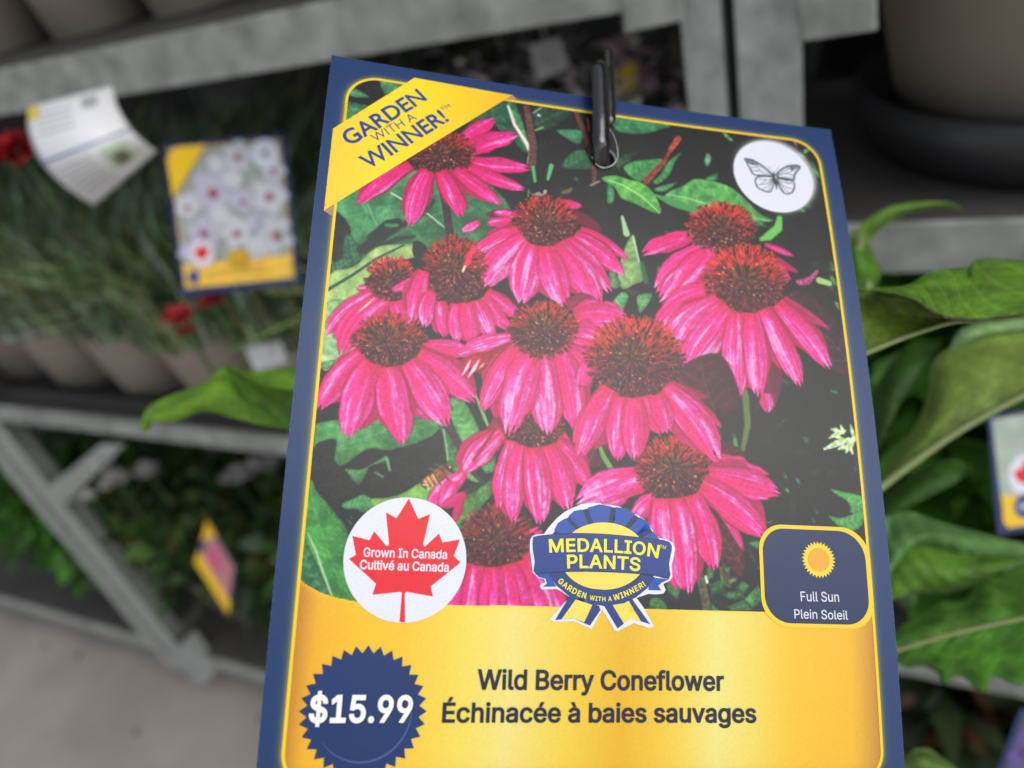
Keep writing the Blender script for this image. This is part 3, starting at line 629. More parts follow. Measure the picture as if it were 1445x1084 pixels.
# card body: white core sheet with a real thickness, navy front
FR = rrect(3.85,4.2,105.85,132.6,(6.2,5,5,6.2),12)       # centre of the yellow frame line
body = sheet('card',[(0,0),(110,0),(110,137),(0,137)],[HOLE],-30,mat('card_core',(.72,.74,.78),rough=.6,noise=.5,nscale=2000,rgb2=(.6,.62,.68)),tag_root,pitch=4)
sm = body.modifiers.new('thickness','SOLIDIFY'); sm.thickness = .00045; sm.offset = -1
wall_lines = []
def navycol(u,v):
    d = np.abs(sdist(FR,u,v)); g = np.exp(-(d/.62)**1.3)*.85
    n = np.random.RandomState(5).randn(len(u))*1.6
    e = np.minimum(np.minimum(u,110-u),np.minimum(v,137-v)); w_ = (e<.12)*(np.random.RandomState(8).rand(len(u))<.12)*.3
    c = navy_c*(1-g[:,None])+np.array([226,190,60.])*g[:,None]+n[:,None]
    return c*(1-w_[:,None])+np.array([190,200,220.])*w_[:,None]
# navy front, built finer so that the glow round the frame line prints softly
def gridsheet(name,u0,v0,u1,v1,pitch,layer,m,parent,keep,col):
    nx = int(round((u1-u0)/pitch)); ny = int(round((v1-v0)/pitch)); us = np.linspace(u0,u1,nx+1); vs_ = np.linspace(v0,v1,ny+1)
    U,V_ = np.meshgrid(us,vs_); I = np.arange((nx+1)*(ny+1)).reshape(ny+1,nx+1)
    cu_,cv_ = (U[:-1,:-1]+pitch/2),(V_[:-1,:-1]+pitch/2); k = keep(cu_,cv_)
    F = np.stack([I[1:,:-1][k],I[1:,1:][k],I[:-1,1:][k],I[:-1,:-1][k]],1)
    return fastmesh(name,cardpos(U.ravel(),V_.ravel(),layer),F,m,parent,col(U.ravel(),V_.ravel()))
def fastmesh(name, V, F, m, parent, col=None):
    used = np.unique(F); mp = np.full(len(V),-1); mp[used] = np.arange(len(used)); V = V[used]; F = mp[F]
    me = bpy.data.meshes.new(name); me.vertices.add(len(V)); me.vertices.foreach_set('co',V.astype(np.float32).ravel())
    k = F.shape[1]; me.loops.add(F.size); me.loops.foreach_set('vertex_index',F.astype(np.int32).ravel()); me.polygons.add(len(F)); me.polygons.foreach_set('loop_start',np.arange(0,F.size,k,dtype=np.int32))
    me.update(calc_edges=True); me.polygons.foreach_set('use_smooth',np.ones(len(F),bool))
    if col is not None: setcol(me,col[used])
    return link(name,me,m,parent)
gridsheet('navy_border',0,0,110,137,.25,0,attr_ink,tag_root,lambda U,V_:((U-56.62)**2+(V_-15.1)**2>2.5**2)&~((U>6.5)&(U<103)&(V_>8)&(V_<129)),navycol)
# hole rim: the clear laminate edge
lam = mat('laminate_edge',(.75,.78,.8),rough=.2,spec=.8,noise=.3,nscale=800)
# yellow name panel
PAN_TOP = [(3.85,101.3),(5.2,102.3),(7.2,103.3),(10,104.1),(13,104.6),(17,104.85),(28,104.75),(60,104.7),(85,104.7),(105.85,104.7)]
pk_x = np.array([410,440,500,560,660,720,800,880,940,1010,1060,1120,1200,1240.]); pk_u = UV(pk_x,np.full(14,950.))[0]
pk_c = np.array([(196,134,30),(232,172,26),(238,186,30),(238,190,40),(236,212,86),(234,216,122),(234,200,62),(226,174,22),(234,194,52),(232,220,124),(234,210,92),(238,188,38),(236,180,30),(196,140,44)],float)
def pancol(u,v):
    c = np.stack([np.interp(u+.03*(v-115),pk_u,pk_c[:,k]) for k in range(3)],1)
    d = sdist(FR,u,v); e = np.exp(-np.clip(d,0,9)/1.1)[:,None]*.55; c = c*(1-e)+np.array([176,112,40.])*e
    tp = np.exp(-np.clip(v-np.interp(u,[p[0] for p in PAN_TOP],[p[1] for p in PAN_TOP]),0,9)/.5)[:,None]*.6; c = c*(1-tp)+np.array([250,206,40.])*tp
    n = np.random.RandomState(15).randn(len(u),1); return c+n*1.6
pan_out = np.array(PAN_TOP+[tuple(p) for p in rrect(3.85,4.2,105.85,132.6,(6.2,5,5,6.2),12) if p[1]>105])
panel = gridsheet('name_panel',3.85,101.0,105.85,132.7,.3,2,attr_ink,tag_root,lambda U,V_:inside(pan_out,U,V_),pancol)
# the printed photo: painted, then split into its flowers
paint_picture()
def picture():
    us = U0+np.arange(NX)*PITCH; vs_ = V0+np.arange(NY)*PITCH; U,V_ = np.meshgrid(us,vs_); I = np.arange(NX*NY).reshape(NY,NX)
    out = np.array([(3.85,101.4)]+[tuple(p) for p in rrect(3.85,4.2,105.85,132.6,(6.2,5,5,6.2),12) if p[1]<100]+[(105.85,104.8)]+PAN_TOP[::-1])
    # rrect order: top right, bottom right, bottom left, top left
    fr = rrect(3.85,4.2,105.85,132.6,(6.2,5,5,6.2),12); d = sdist(fr,U[:-1,:-1]+PITCH/2,V_[:-1,:-1]+PITCH/2)
    top = np.interp(U[:-1,:-1],[p[0] for p in PAN_TOP],[p[1] for p in PAN_TOP])
    k = (d>0)&(V_[:-1,:-1]<top)&((U[:-1,:-1]-56.62)**2+(V_[:-1,:-1]-15.1)**2>2.5**2)
    V = cardpos(U.ravel(),V_.ravel(),4); col = IMG.reshape(-1,3)
    ids = IDS[:-1,:-1]
    par = None
    for i in sorted(set(ids[k].ravel())):
        q = k&(ids==i)
        if q.sum()<30: continue
        F = np.stack([I[1:,:-1][q],I[1:,1:][q],I[:-1,1:][q],I[:-1,:-1][q]],1)
        nm = 'printed_photo' if i==0 else ('printed_bee' if i==14 else 'printed_flower')
        o = fastmesh(nm,V,F,attr_ink,tag_root if i==0 else par,col)
        if i==0: par = o
    return par
photo = picture()
yl = ink('yellow_ink',(252,208,30)); nv = ink('navy_ink',(28,46,100)); wt = ink('white_ink',(228,231,240)); rd = ink('red_ink',(232,22,40))
txt_navy = ink('dark_text_ink',(12,18,46))
A_,B_ = stroke(FR,.50,True); sheet('frame_line',B_ if inside(A_,B_[:1,0],B_[:1,1])[0]==False else A_,[A_ if inside(A_,B_[:1,0],B_[:1,1])[0]==False else B_],7,yl,tag_root,pitch=2)
# corner banner
def banc(u,v):
    c = np.stack([np.interp(u,[2,12,22,37],[240,246,244,236]),np.interp(u,[2,12,22,37],[200,216,208,182]),np.interp(u,[2,12,22,37],[52,30,20,20])],1)
    return c+np.random.RandomState(2).randn(len(u),1)*1.2
ban = sheet('corner_banner',loopmm([(585,110.5),(723,135),(457,298),(470,182)]),[],14,attr_ink,tag_root,pitch=.6,col=banc)
sheet('banner_fold',loopmm([(457,298),(471,290),(469,306)]),[],12,ink('fold_ink',(176,140,96)),ban); sheet('banner_fold',loopmm([(723,135),(731,141.5),(708,141)]),[],12,ink('fold_ink',(176,140,96)),ban)
tn = ink('banner_text_ink',(28,62,136))
lettering('lettering','GARDEN',[(494,206.5),(603,141)],3.15,16,tn,ban,'def',bold=.022)
lettering('lettering','WITH A',[(530,201.5),(589,168.5)],1.85,16,tn,ban,'def',bold=-.004)
lettering('lettering','WINNER!',[(520,240),(634,170.5)],3.15,16,tn,ban,'def',bold=.022)
lettering('lettering','TM',[(624,157.5),(636,151.5)],.85,16,tn,ban,'def')
# butterfly badge
bb = sheet('butterfly_badge',ellipse(94.31,14.65,9.1,9.1,90),[],14,wt,tag_root)
def P4(l): return loopmm([(1000+x/6.02,180+y/6.02) for x,y in l])
gk = ink('sketch_ink',(70,78,84)); gk2 = ink('sketch_wash_ink',(140,146,152))
def sm_(l,n=4,closed=False):
    l = np.asarray(l,float)
    if closed: return smooth(l,n)
    e = np.vstack([l[0]*2-l[1],l,l[-1]*2-l[-2]]); o = []
    for i in range(1,len(e)-2):
        for k in range(n): t = k/n; o.append(.5*((2*e[i])+(-e[i-1]+e[i+1])*t+(2*e[i-1]-5*e[i]+4*e[i+1]-e[i+2])*t*t+(-e[i-1]+3*e[i]-3*e[i+1]+e[i+2])*t**3))
    return np.array(o+[e[-2]])
BF = [([(300,268),(375,282),(470,340),(530,395),(550,415)],.30),([(300,268),(320,300),(345,345),(380,402),(450,410),(548,422)],.26),
      ([(565,412),(600,372),(650,340),(700,325),(767,330),(765,352),(728,402),(718,446),(660,440),(572,424)],.30),
      ([(545,425),(480,418),(415,424),(394,450),(405,500),(440,530),(490,548),(525,545),(545,490),(552,432)],.26),([(572,430),(650,448),(718,462),(724,510),(708,552),(660,568),(622,545),(590,490),(570,440)],.26)]
VN = [([(350,300),(430,330),(500,385),(545,415)],.12),([(345,345),(400,340),(410,310)],.12),([(362,372),(430,372),(470,395),(540,418)],.12),([(430,330),(415,345),(440,375)],.1),([(320,290),(360,318),(400,322)],.1),([(335,280),(345,300)],.14),([(365,285),(375,320)],.14),
      ([(575,415),(640,372),(690,355),(745,345)],.12),([(650,342),(690,352),(700,380),(640,395),(580,418)],.12),([(690,352),(735,372)],.12),([(640,395),(720,410)],.12),([(700,330),(712,372)],.16),([(735,330),(742,360)],.14),([(600,425),(718,430)],.1),
      ([(548,430),(500,450),(420,440)],.1),([(545,435),(490,480),(410,490)],.1),([(545,440),(500,500),(450,530)],.1),([(548,440),(520,500),(500,545)],.1),([(480,440),(470,470),(440,480)],.1),
      ([(575,435),(640,470),(715,480)],.1),([(575,440),(640,500),(715,530)],.1),([(575,440),(620,500),(680,560)],.1),([(572,445),(610,500),(640,560)],.1),([(650,450),(670,480),(700,470)],.1),
      ([(543,385),(520,350),(505,335)],.06),([(556,385),(580,350),(598,330)],.06)]
ribbons('butterfly_drawing',[(sm_(P4(l)),w_*1.35,False) for l,w_ in BF+VN],16,gk,bb)
sheet('butterfly_body',sm_(P4([(548,380),(558,395),(565,430),(580,480),(574,536),(562,500),(550,450),(540,410)]),4,True),[],17,gk,bb)
sheet('wing_tip_shading',P4([(300,268),(375,282),(425,312),(400,326),(370,322),(340,312)]),[],15,gk2,bb); sheet('wing_tip_shading',P4([(700,325),(767,330),(760,352),(735,348),(715,372),(690,345),(672,336)]),[],15,gk2,bb)
# maple leaf badge
mb = sheet('maple_leaf_badge',ellipse(20.79,97.7,10.19,10.19,90),[],14,wt,tag_root)
ML = [(576.9,703.8),(590.2,732.4),(606.8,725.7),(597,768.5),(599.3,771.8),(619.3,753.1),(624.3,765.6),(649,761.4),(640.2,785),(650,793.8),(607.5,827.9),(611.3,842),(573.6,835.3),(571,837.5),(571.5,878),(563.5,878),(567,837.5),(565.3,835.3),(525.4,839.5),(530.4,823.7),(492.2,788.8),(502.2,783),(497.2,756.4),(521.3,762.3),(527.9,749.8),(545.3,770.6),(549,768.9),(544.5,723.2),(559.5,731.5)]
sheet('maple_leaf',loopmm(ML),[],16,rd,mb)
lettering('lettering','Grown In Canada',[(512.5,785.5),(630.5,788.8)],1.42,18,wt,mb,bold=.014)
lettering('lettering','Cultivé au Canada',[(507.5,803),(633,806.8)],1.42,18,wt,mb,bold=.018)
# rosette badge
def P3(l): return loopmm([(730+x/6.02,700+y/6.02) for x,y in l])
RO = [(108,372),(125,342),(160,328),(225,322),(262,270),(325,200),(345,180),(400,135),(470,100),(500,90),(540,70),(620,57),(700,60),(725,76),(790,76),(870,92),(950,130),(1010,160),(1085,205),(1130,262),(1150,300),(1190,355),(1260,368),(1312,392),(1336,440),(1326,520),(1306,600),(1316,690),(1290,722),(1238,748),(1258,800),(1240,828),(1180,836),(1110,832),(1010,866),(1065,940),(1160,1110),(1120,1122),(985,1080),(845,1150),(825,1140),(718,965),(630,1130),(605,1120),(480,1065),(300,1068),(275,1045),(400,905),(445,862),(380,815),(330,790),(210,795),(188,770),(200,748),(235,735),(228,708),(175,695),(130,650),(118,560),(103,450)]
rs = sheet('rosette_badge',P3(RO),[],14,wt,tag_root)
blu = ink('blue_ink',(16,74,166)); nv2 = ink('deep_navy_ink',(16,28,76)); nv3 = ink('ribbon_navy_ink',(10,52,124)); gold = mat('gold_ink',lin((248,200,40)),noise=.9,nscale=140,rgb2=lin((244,226,110)),**INK)
t_ = np.linspace(0,2*np.pi,72,endpoint=False)
sheet('pleated_ring',loopmm([(851+79*math.cos(a),783+68*math.sin(a)) for a in t_]),[],15,nv2,rs)
PLT = []
for a0,a1 in ((-178,-155),(-150,-132),(-128,-112),(-106,-82),(-77,-56),(-50,-33),(-28,-8)):
    ro = 71; PLT.append([(851+(ri*1.16)*math.cos(R(a)),783+ri*math.sin(R(a))) for ri,a in ((69,a0),(71.2,(a0+a1)/2),(69,a1),(40,a1-1),(40,a0+1))])
for P_ in PLT: sheet('pleat',loopmm(P_),[],17,blu,rs)
sheet('medal_disc',loopmm([(851+61*math.cos(a),785+47.5*math.sin(a)) for a in t_]),[],19,gold,rs)
sheet('ring_lower_band',P3([(255,655),(330,760),(450,862),(600,912),(740,936),(900,912),(1005,862),(1100,785),(1165,690),(1050,670),(985,735),(860,785),(740,797),(600,785),(490,735),(390,650)]),[],20,nv3,rs)
for l in ([(160,668),(262,655),(330,770),(215,772),(248,745),(240,705),(180,690)],[(1120,690),(1285,708),(1222,738),(1195,765),(1222,803),(1110,800)]): sheet('ribbon_curl',P3(l),[],18,blu,rs)
sheet('ribbon_tail',loopmm([(803,842),(845,855),(847,861),(832,883),(809,872.5),(783,875)]),[],18,nv3,rs); sheet('tail_stripe',loopmm([(812,846),(835.5,853.7),(824,878),(808,872),(792,874)]),[],19,gold,rs)
sheet('ribbon_tail',loopmm([(852,855),(890,843),(917,881),(890,872.5),(871,887)]),[],18,nv3,rs); sheet('tail_stripe',loopmm([(863,852),(886,847),(904,877),(890,873),(880,880)]),[],19,gold,rs)
sheet('banner_band',sm_(P3([(132,365),(165,342),(420,320),(720,325),(1000,350),(1250,380),(1300,410),(1308,455),(1285,580),(1285,700),(1100,665),(720,642),(400,642),(155,662),(147,560),(130,450)]),3,True),[],24,ink('band_ink',(10,54,132)),rs)
ribbons('band_edge',[(sm_(P3([(155,663),(400,643),(720,643),(1100,666),(1285,702)])),.16,False),(sm_(P3([(165,342),(420,320),(720,325),(1000,350),(1250,380)])),.12,False)],26,ink('edge_ink',(16,16,40)),rs)
yt = ink('bright_yellow_ink',(255,238,20))
lettering('lettering','MEDALLION',[(774.5,779.5),(812,778.7),(851,778.6),(895,782),(927.5,787.5)],2.15,28,yt,rs,bold=.019,space=1.03)
lettering('lettering','PLANTS',[(800,801.7),(835,801.5),(870,803),(902.5,805.8)],2.15,28,yt,rs,bold=.019,space=1.03)
lettering('lettering','TM',[(930,773.5),(938.5,775.5)],.6,28,yt,rs)
lettering('lettering','GARDEN',[(730+x/6.02,700+y/6.02) for x,y in [(338,728),(400,782),(490,838),(578,870)]],.92,28,yt,rs,bold=.022,space=1.15)
lettering('lettering','WITH A',[(730+x/6.02,700+y/6.02) for x,y in [(608,878),(700,892),(800,890)]],.70,28,yt,rs,bold=.022,space=1.15)
lettering('lettering','WINNER!',[(730+x/6.02,700+y/6.02) for x,y in [(815,888),(900,862),(1000,815),(1086,760)]],.92,28,yt,rs,bold=.022,space=1.15)
# price burst
ang = [math.pi*2*i/64 for i in range(64)]
pb = sheet('price_badge',[(15.72+(10.05 if i%2==0 else 8.85)*math.sin(a),121.53-(10.05 if i%2==0 else 8.85)*math.cos(a)) for i,a in enumerate(ang)],[],14,mat('price_ink',lin((12,50,108)),noise=.9,nscale=90,rgb2=lin((12,38,88)),**INK,**ink_bump),tag_root,pitch=1.2)
arc = [(15.72+7.6*math.cos(R(a)),121.53+7.6*math.sin(R(a))) for a in range(-15,150,5)]
ribbons('badge_arc',[(arc,[.05+.3*math.sin(math.pi*i/(len(arc)-1)) for i in range(len(arc))],False)],16,ink('pale_blue_ink',(62,86,140)),pb)
lettering('lettering','$15.99',[(436.5,1019.6),(582.5,1019.6)],capmm((508,983),(508,1019)),17,ink('shadow_ink',(14,22,52)),pb,bold=.034,slant=.0)
lettering('lettering','$15.99',[(435,1018.4),(581,1018.4)],capmm((508,983),(508,1019)),20,ink('price_text_ink',(250,250,252)),pb,bold=.024,slant=.0)
# sun badge
sbf = sheet('sun_badge',rrect(84.35,89.25,106.1,107.3,(5.6,4.6,5.2,4.6)),[],14,yl,tag_root)
sheet('navy_field',rrect(85.05,89.95,105.15,106.6,(5.2,4.4,4.8,4.2)),[],16,ink('badge_navy_ink',(20,44,86)),sbf)
sheet('sun_rays',[(95.84+(3.3 if i%2==0 else 2.75)*math.sin(math.pi*i/30),95.34-(3.3 if i%2==0 else 2.75)*math.cos(math.pi*i/30)) for i in range(60)],[],18,ink('ray_ink',(255,214,40)),sbf)
sheet('sun_disc',ellipse(95.84,95.34,2.12,2.12,40),[],20,ink('orange_ink',(250,168,40)),sbf)
lettering('lettering','Full Sun',[(1129.5,848.3),(1183.5,849.3)],capmm((1130,835),(1130,848.4)),18,wt,sbf,bold=.004)
lettering('lettering','Plein Soleil',[(1120.5,872.5),(1196,874.6)],capmm((1121,860),(1121,872.6)),18,wt,sbf,bold=.004)
# plant name
lettering('lettering','Wild Berry Coneflower',[(673,972.5),(1021.5,974.2)],capmm((755,946),(755,972.8)),14,txt_navy,tag_root,bold=.020)
lettering('lettering','Échinacée à baies sauvages',[(623.5,1019),(1067,1019.3)],capmm((624,992.3),(624,1019)),14,txt_navy,tag_root,bold=.020)
# ------------------------------------------------------------------ the place: nursery trolleys, pots, plants
YF = .3563; FLOOR = -.955
galv = mat('galvanised_steel',(.47,.50,.47),rough=.42,metal=.15,spec=.5,noise=.55,nscale=85,rgb2=(.22,.24,.22),bump=.3,bscale=160)
galv2 = mat('worn_galvanised_steel',(.42,.45,.41),rough=.45,metal=.1,noise=.45,nscale=60,rgb2=(.19,.20,.17),bump=.3,bscale=120)
ply = mat('wet_plywood_deck',(.075,.070,.064),rough=.7,noise=.7,nscale=14,rgb2=(.03,.026,.022),bump=.2,bscale=60)
conc = mat('concrete',(.41,.36,.315),rough=.85,noise=.45,nscale=7,rgb2=(.29,.255,.225),bump=.4,bscale=90)
tan = mat('taupe_pot_plastic',(.46,.40,.335),rough=.5,noise=.5,nscale=20,rgb2=(.36,.31,.26))
blk = mat('black_plastic',(.030,.030,.033),rough=.42,noise=.4,nscale=60,rgb2=(.026,.026,.028))
soilm = mat('potting_soil',(.035,.025,.018),rough=.95,noise=.8,nscale=220,rgb2=(.012,.009,.007),bump=.8,bscale=400)
backingm = mat('dark_backing',(.014,.015,.015),rough=.9,noise=.5,nscale=300,rgb2=(.008,.008,.008))  # near-black stand-in for the unlit space behind the trolleys
def grid_plane(name,x0,x1,y0,y1,z,m,n=8):
    V = [(x0+(x1-x0)*i/n,y0+(y1-y0)*j/n,z) for j in range(n+1) for i in range(n+1)]; F = [(j*(n+1)+i,j*(n+1)+i+1,(j+1)*(n+1)+i+1,(j+1)*(n+1)+i) for j in range(n) for i in range(n)]
    return mesh(name,V,F,m)
tag(grid_plane('ground',-40,40,-30,50,FLOOR,conc,40),kind='structure')
def boxmesh(V, F, x0,x1,y0,y1,z0,z1):
    s = len(V); V += [(x,y,z) for z in (z0,z1) for y in (y0,y1) for x in (x0,x1)]
    F += [(s,s+2,s+3,s+1),(s+4,s+5,s+7,s+6),(s,s+1,s+5,s+4),(s+2,s+6,s+7,s+3),(s,s+4,s+6,s+2),(s+1,s+3,s+7,s+5)]
def boxobj(name, m, parent, b, boxes, bev=.0008):
    V = []; F = []
    for q in boxes: boxmesh(V,F,*q)
    V = [tuple(np.array(v)-np.array(b)) for v in V]; o = mesh(name,V,F,m,parent)
    if bev: md = o.modifiers.new('bevel','BEVEL'); md.width = bev; md.segments = 2
    return o
V_ = []; F_ = []; boxmesh(V_,F_,-4,4,1.06,1.09,FLOOR,1.6); tag(mesh('added_dark_wall',V_,F_,backingm),'added black wall behind the trolleys that blocks light from the back',kind='structure')  # added wall: blocks skylight from behind so the shelf interiors go dark
def slots(x0,x1,y,z0,z1):           # an L-profile upright with a row of keyhole slots
    return None
def trolley(name,label,X0,X1,decks,top,posts,railh=(.031,.023,.024),pw=.012):
    b = (X0,YF,FLOOR); t = empty(name,b); tag(t,label,'trolley','plant trolleys')
    Yb = YF+.565
    for (px_,mir,pw_) in posts:
        for Y_ in (YF,Yb):
            sgn = 1 if Y_==YF else -1
            up_ = boxobj('upright',galv,t,b,[(px_,px_+pw_,min(Y_,Y_+sgn*.003),max(Y_,Y_+sgn*.003),FLOOR+.05,top)]+[(px_+(0 if mir else pw_-.003),px_+(.003 if mir else pw_),min(Y_+sgn*.0035,Y_+sgn*.035),max(Y_+sgn*.0035,Y_+sgn*.035),FLOOR+.05,top)])
    rh = railh if isinstance(railh,tuple) else (railh,)*3
    for z,railh in zip(decks,rh):
        boxobj('shelf_rail',galv2,t,b,[(X0+pw,X1-pw,YF+.004,YF+.007,z-railh,z-.002),(X0+pw,X1-pw,YF+.007,YF+.03,z-.0055,z-.0025)])
        boxobj('shelf_rail',galv2,t,b,[(X0+pw,X1-pw,Yb-.007,Yb-.004,z-railh,z-.002)])
        boxobj('shelf_deck',ply,t,b,[(X0+.01,X1-.01,YF+.0085,Yb-.0085,z-.012,z-.0003)])
    return t,b
t1,b1 = trolley('plant_trolley','left galvanised plant trolley with three shelves of pots',-.935,-.066,[-.042,-.368,-.835],.35,[(-.932,True,.034),(-.0865,False,.0175)])
# lower lip, gusset and foot of the left upright, as the photo shows them
def barpx(name, pts, m, parent, b, Y=YF, th=.004):
    P = [aty(x,y,Y) for x,y in pts]; n = len(P); V = [tuple(p-Vector(b)) for p in P]+[tuple(p+Vector((0,th,0))-Vector(b)) for p in P]
    F = [tuple(range(n))[::-1],tuple(range(n,2*n))]+[(i,(i+1)%n,n+(i+1)%n,n+i) for i in range(n)]
    o = mesh(name,V,F,m,parent); md = o.modifiers.new('bevel','BEVEL'); md.width = .001; md.segments = 2; return o
barpx('gusset',[(142,628),(176,628),(92,712),(66,690)],galv,t1,b1,YF-.004,.003)
barpx('foot_plate',[(236,925),(262,905),(300,955),(282,972)],galv,t1,b1,YF-.003,.02)
t2,b2 = trolley('plant_trolley','right galvanised plant trolley beside it holding the big taupe pot',-.0640,.95,[-.181,-.520,-.835],.35,[(-.0635,True,.027),(.92,False,.027)],railh=(.028,.021,.024))
t3,b3 = trolley('plant_trolley','plant trolley cut off by the left edge beyond the slanting upright',-1.95,-.945,[-.042,-.368,-.835],.35,[(-.973,False,.022),(-1.94,True,.034)])
barpx('shelf_bracket',[(1122,-40),(1236,-52),(1238,44),(1131,60)],galv2,t2,b2,YF-.004,.003)
barpx('shelf_bracket',[(876,-40),(965,-52),(965,30),(880,48)],galv2,t1,b1,YF-.004,.003)
# bolts where rails meet uprights
for t_,b_,xs,zs in ((t1,b1,(-.078,-.915),(-.055,-.378,-.846)),(t2,b2,(-.050,.93),(-.19,-.53))):
    for x_ in xs:
        for z_ in zs:
            V = [(x_+.005*math.cos(i*1.0472)-b_[0],-.0025*q,z_+.005*math.sin(i*1.0472)-b_[2]) for q in (0,1) for i in range(6)]; mesh('bolt',V,[(6,7,8,9,10,11)]+[(i,(i+1)%6,6+(i+1)%6,6+i) for i in range(6)],galv2,t_)
# fallen bits on the concrete
V_ = []; F_ = []; C_ = []; r_ = np.random.RandomState(12)
for i in range(420):
    x_,y_ = -2.2+2.6*r_.rand(),-.3+1.2*r_.rand(); s_ = .002+.004*r_.rand()**3*2; a_ = r_.rand()*6.28; n0 = len(V_)
    V_ += [(x_+s_*math.cos(a_+k_*1.5708)*(1 if k_%2 else .45),y_+s_*math.sin(a_+k_*1.5708)*(1 if k_%2 else .45),FLOOR+.0012+.002*r_.rand()) for k_ in range(4)]; F_.append((n0,n0+1,n0+2,n0+3)); C_ += [np.array([(60,46,34),(96,90,50),(70,84,44),(40,34,28)][r_.randint(4)],float)]*4
dbm = mat('debris',(1,1,1),rough=.8,attr='print',noise=.5,nscale=300,rgb2=(.7,.7,.7)); o_ = fastmesh('floor_litter',np.array(V_),np.array(F_),dbm,None,np.array(C_)); o_['kind'] = 'stuff'; o_['label'] = 'soil crumbs and dry leaf bits scattered on the concrete'
# pots
def revolve(name, prof, m, parent, n=40, smooth=True):
    V = [(r*math.cos(2*math.pi*i/n),r*math.sin(2*math.pi*i/n),z) for r,z in prof for i in range(n)]
    F = [(j*n+i,j*n+(i+1)%n,(j+1)*n+(i+1)%n,(j+1)*n+i) for j in range(len(prof)-1) for i in range(n)]
    o = mesh(name,V,F,m,parent,smooth=smooth); return o
def disc(name, r, z, m, parent, n=40):
    V = [(0,0,z)]+[(r*math.cos(2*math.pi*i/n),r*math.sin(2*math.pi*i/n),z+.002*math.sin(i*2.3)) for i in range(n)]; return mesh(name,V,[(0,i+1,(i+1)%n+1) for i in range(n)],m,parent,smooth=True)
def add_pot(t, rt, rb, h, m=tan):
    revolve('pot',[(rb*.6,.0),(rb,.0),(rb+(rt-rb)*.86,h*.86),(rt*1.0,h*.87),(rt*1.03,h),(rt*.98,h*1.003),(rt*.94,h*.9),(rb*.95,.008)],m,t)
    disc('soil',rt*.95,h*.9,soilm,t)
rng = random.Random(4)
bladem = mat('grey_green_blade',(1,1,1),rough=.5,spec=.3,attr='print',noise=.5,nscale=90,rgb2=(.75,.8,.78))
leafm = mat('fresh_leaf',(1,1,1),rough=.42,spec=.4,attr='print',noise=.6,nscale=70,rgb2=(.72,.8,.6),bump=.3,bscale=500)
def blades(name, n, rad, h, w, cols, parent, z0, lean=(0,0), seed=0, droop=.6):
    r = np.random.RandomState(seed); V = []; F = []; Cc = []
    for i in range(n):
        a = r.rand()*6.283; q = rad*.8*math.sqrt(r.rand()); b0 = np.array([q*math.cos(a),q*math.sin(a),z0])
        a2 = a+r.randn()*.7; sp = .25+.75*r.rand(); hh = h*(.45+.55*r.rand()); out = rad*(.5+1.1*r.rand())*sp
        p1 = b0+np.array([math.cos(a2)*out*.35+lean[0]*hh*.4,math.sin(a2)*out*.35+lean[1]*hh*.4,hh*.62]); p2 = b0+np.array([math.cos(a2)*out+lean[0]*hh,math.sin(a2)*out+lean[1]*hh,hh*(1-droop*.3*r.rand())])
        sd_ = np.array([-math.sin(a2),math.cos(a2),.2*r.randn()])*w*(.6+.8*r.rand())/2
        s = len(V); V += [b0-sd_*.7,b0+sd_*.7,p1+sd_,p1-sd_,p2]; F += [(s,s+1,s+2),(s,s+2,s+3),(s+3,s+2,s+4)]
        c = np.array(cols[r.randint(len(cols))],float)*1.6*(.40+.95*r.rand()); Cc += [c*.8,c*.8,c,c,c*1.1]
    o = fastmesh(name,np.array(V),np.array(F),bladem,parent,np.array(Cc)); o['kind'] = 'stuff'; return o
def leafcloud(name, n, rad, h, size, cols, parent, z0, seed=0, flat=.6):
    r = np.random.RandomState(seed); V = []; F = []; Cc = []
    for i in range(n):
        a = r.rand()*6.283; q = rad*math.sqrt(r.rand()); z = z0+h*r.rand()**.8; p = np.array([q*math.cos(a),q*math.sin(a),z])
        d = np.array([math.cos(a+r.randn()*.6),math.sin(a+r.randn()*.6),r.randn()*.5+.1]); d /= np.linalg.norm(d); sz = size*(.5+.9*r.rand())
        up = np.array([r.randn()*.5,r.randn()*.5,1]); sd_ = np.cross(d,up); sd_ /= np.linalg.norm(sd_); nn = np.cross(sd_,d)
        s = len(V); V += [p,p+d*sz*.4+sd_*sz*.2+nn*sz*.06,p+d*sz*.45,p+d*sz*.4-sd_*sz*.2+nn*sz*.06,p+d*sz-nn*sz*.12]; F += [(s,s+2,s+1),(s,s+3,s+2),(s+1,s+2,s+4),(s+2,s+3,s+4)]
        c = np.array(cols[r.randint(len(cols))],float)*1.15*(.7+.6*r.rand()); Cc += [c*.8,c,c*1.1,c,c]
    o = fastmesh(name,np.array(V),np.array(F),leafm,parent,np.array(Cc)); o['kind'] = 'stuff'; return o
GG = [(98,118,92),(120,138,112),(74,96,70),(92,112,66),(132,146,124),(66,88,54),(110,104,70)]
GR = [(60,110,32),(78,128,40),(46,88,28),(94,140,54)]
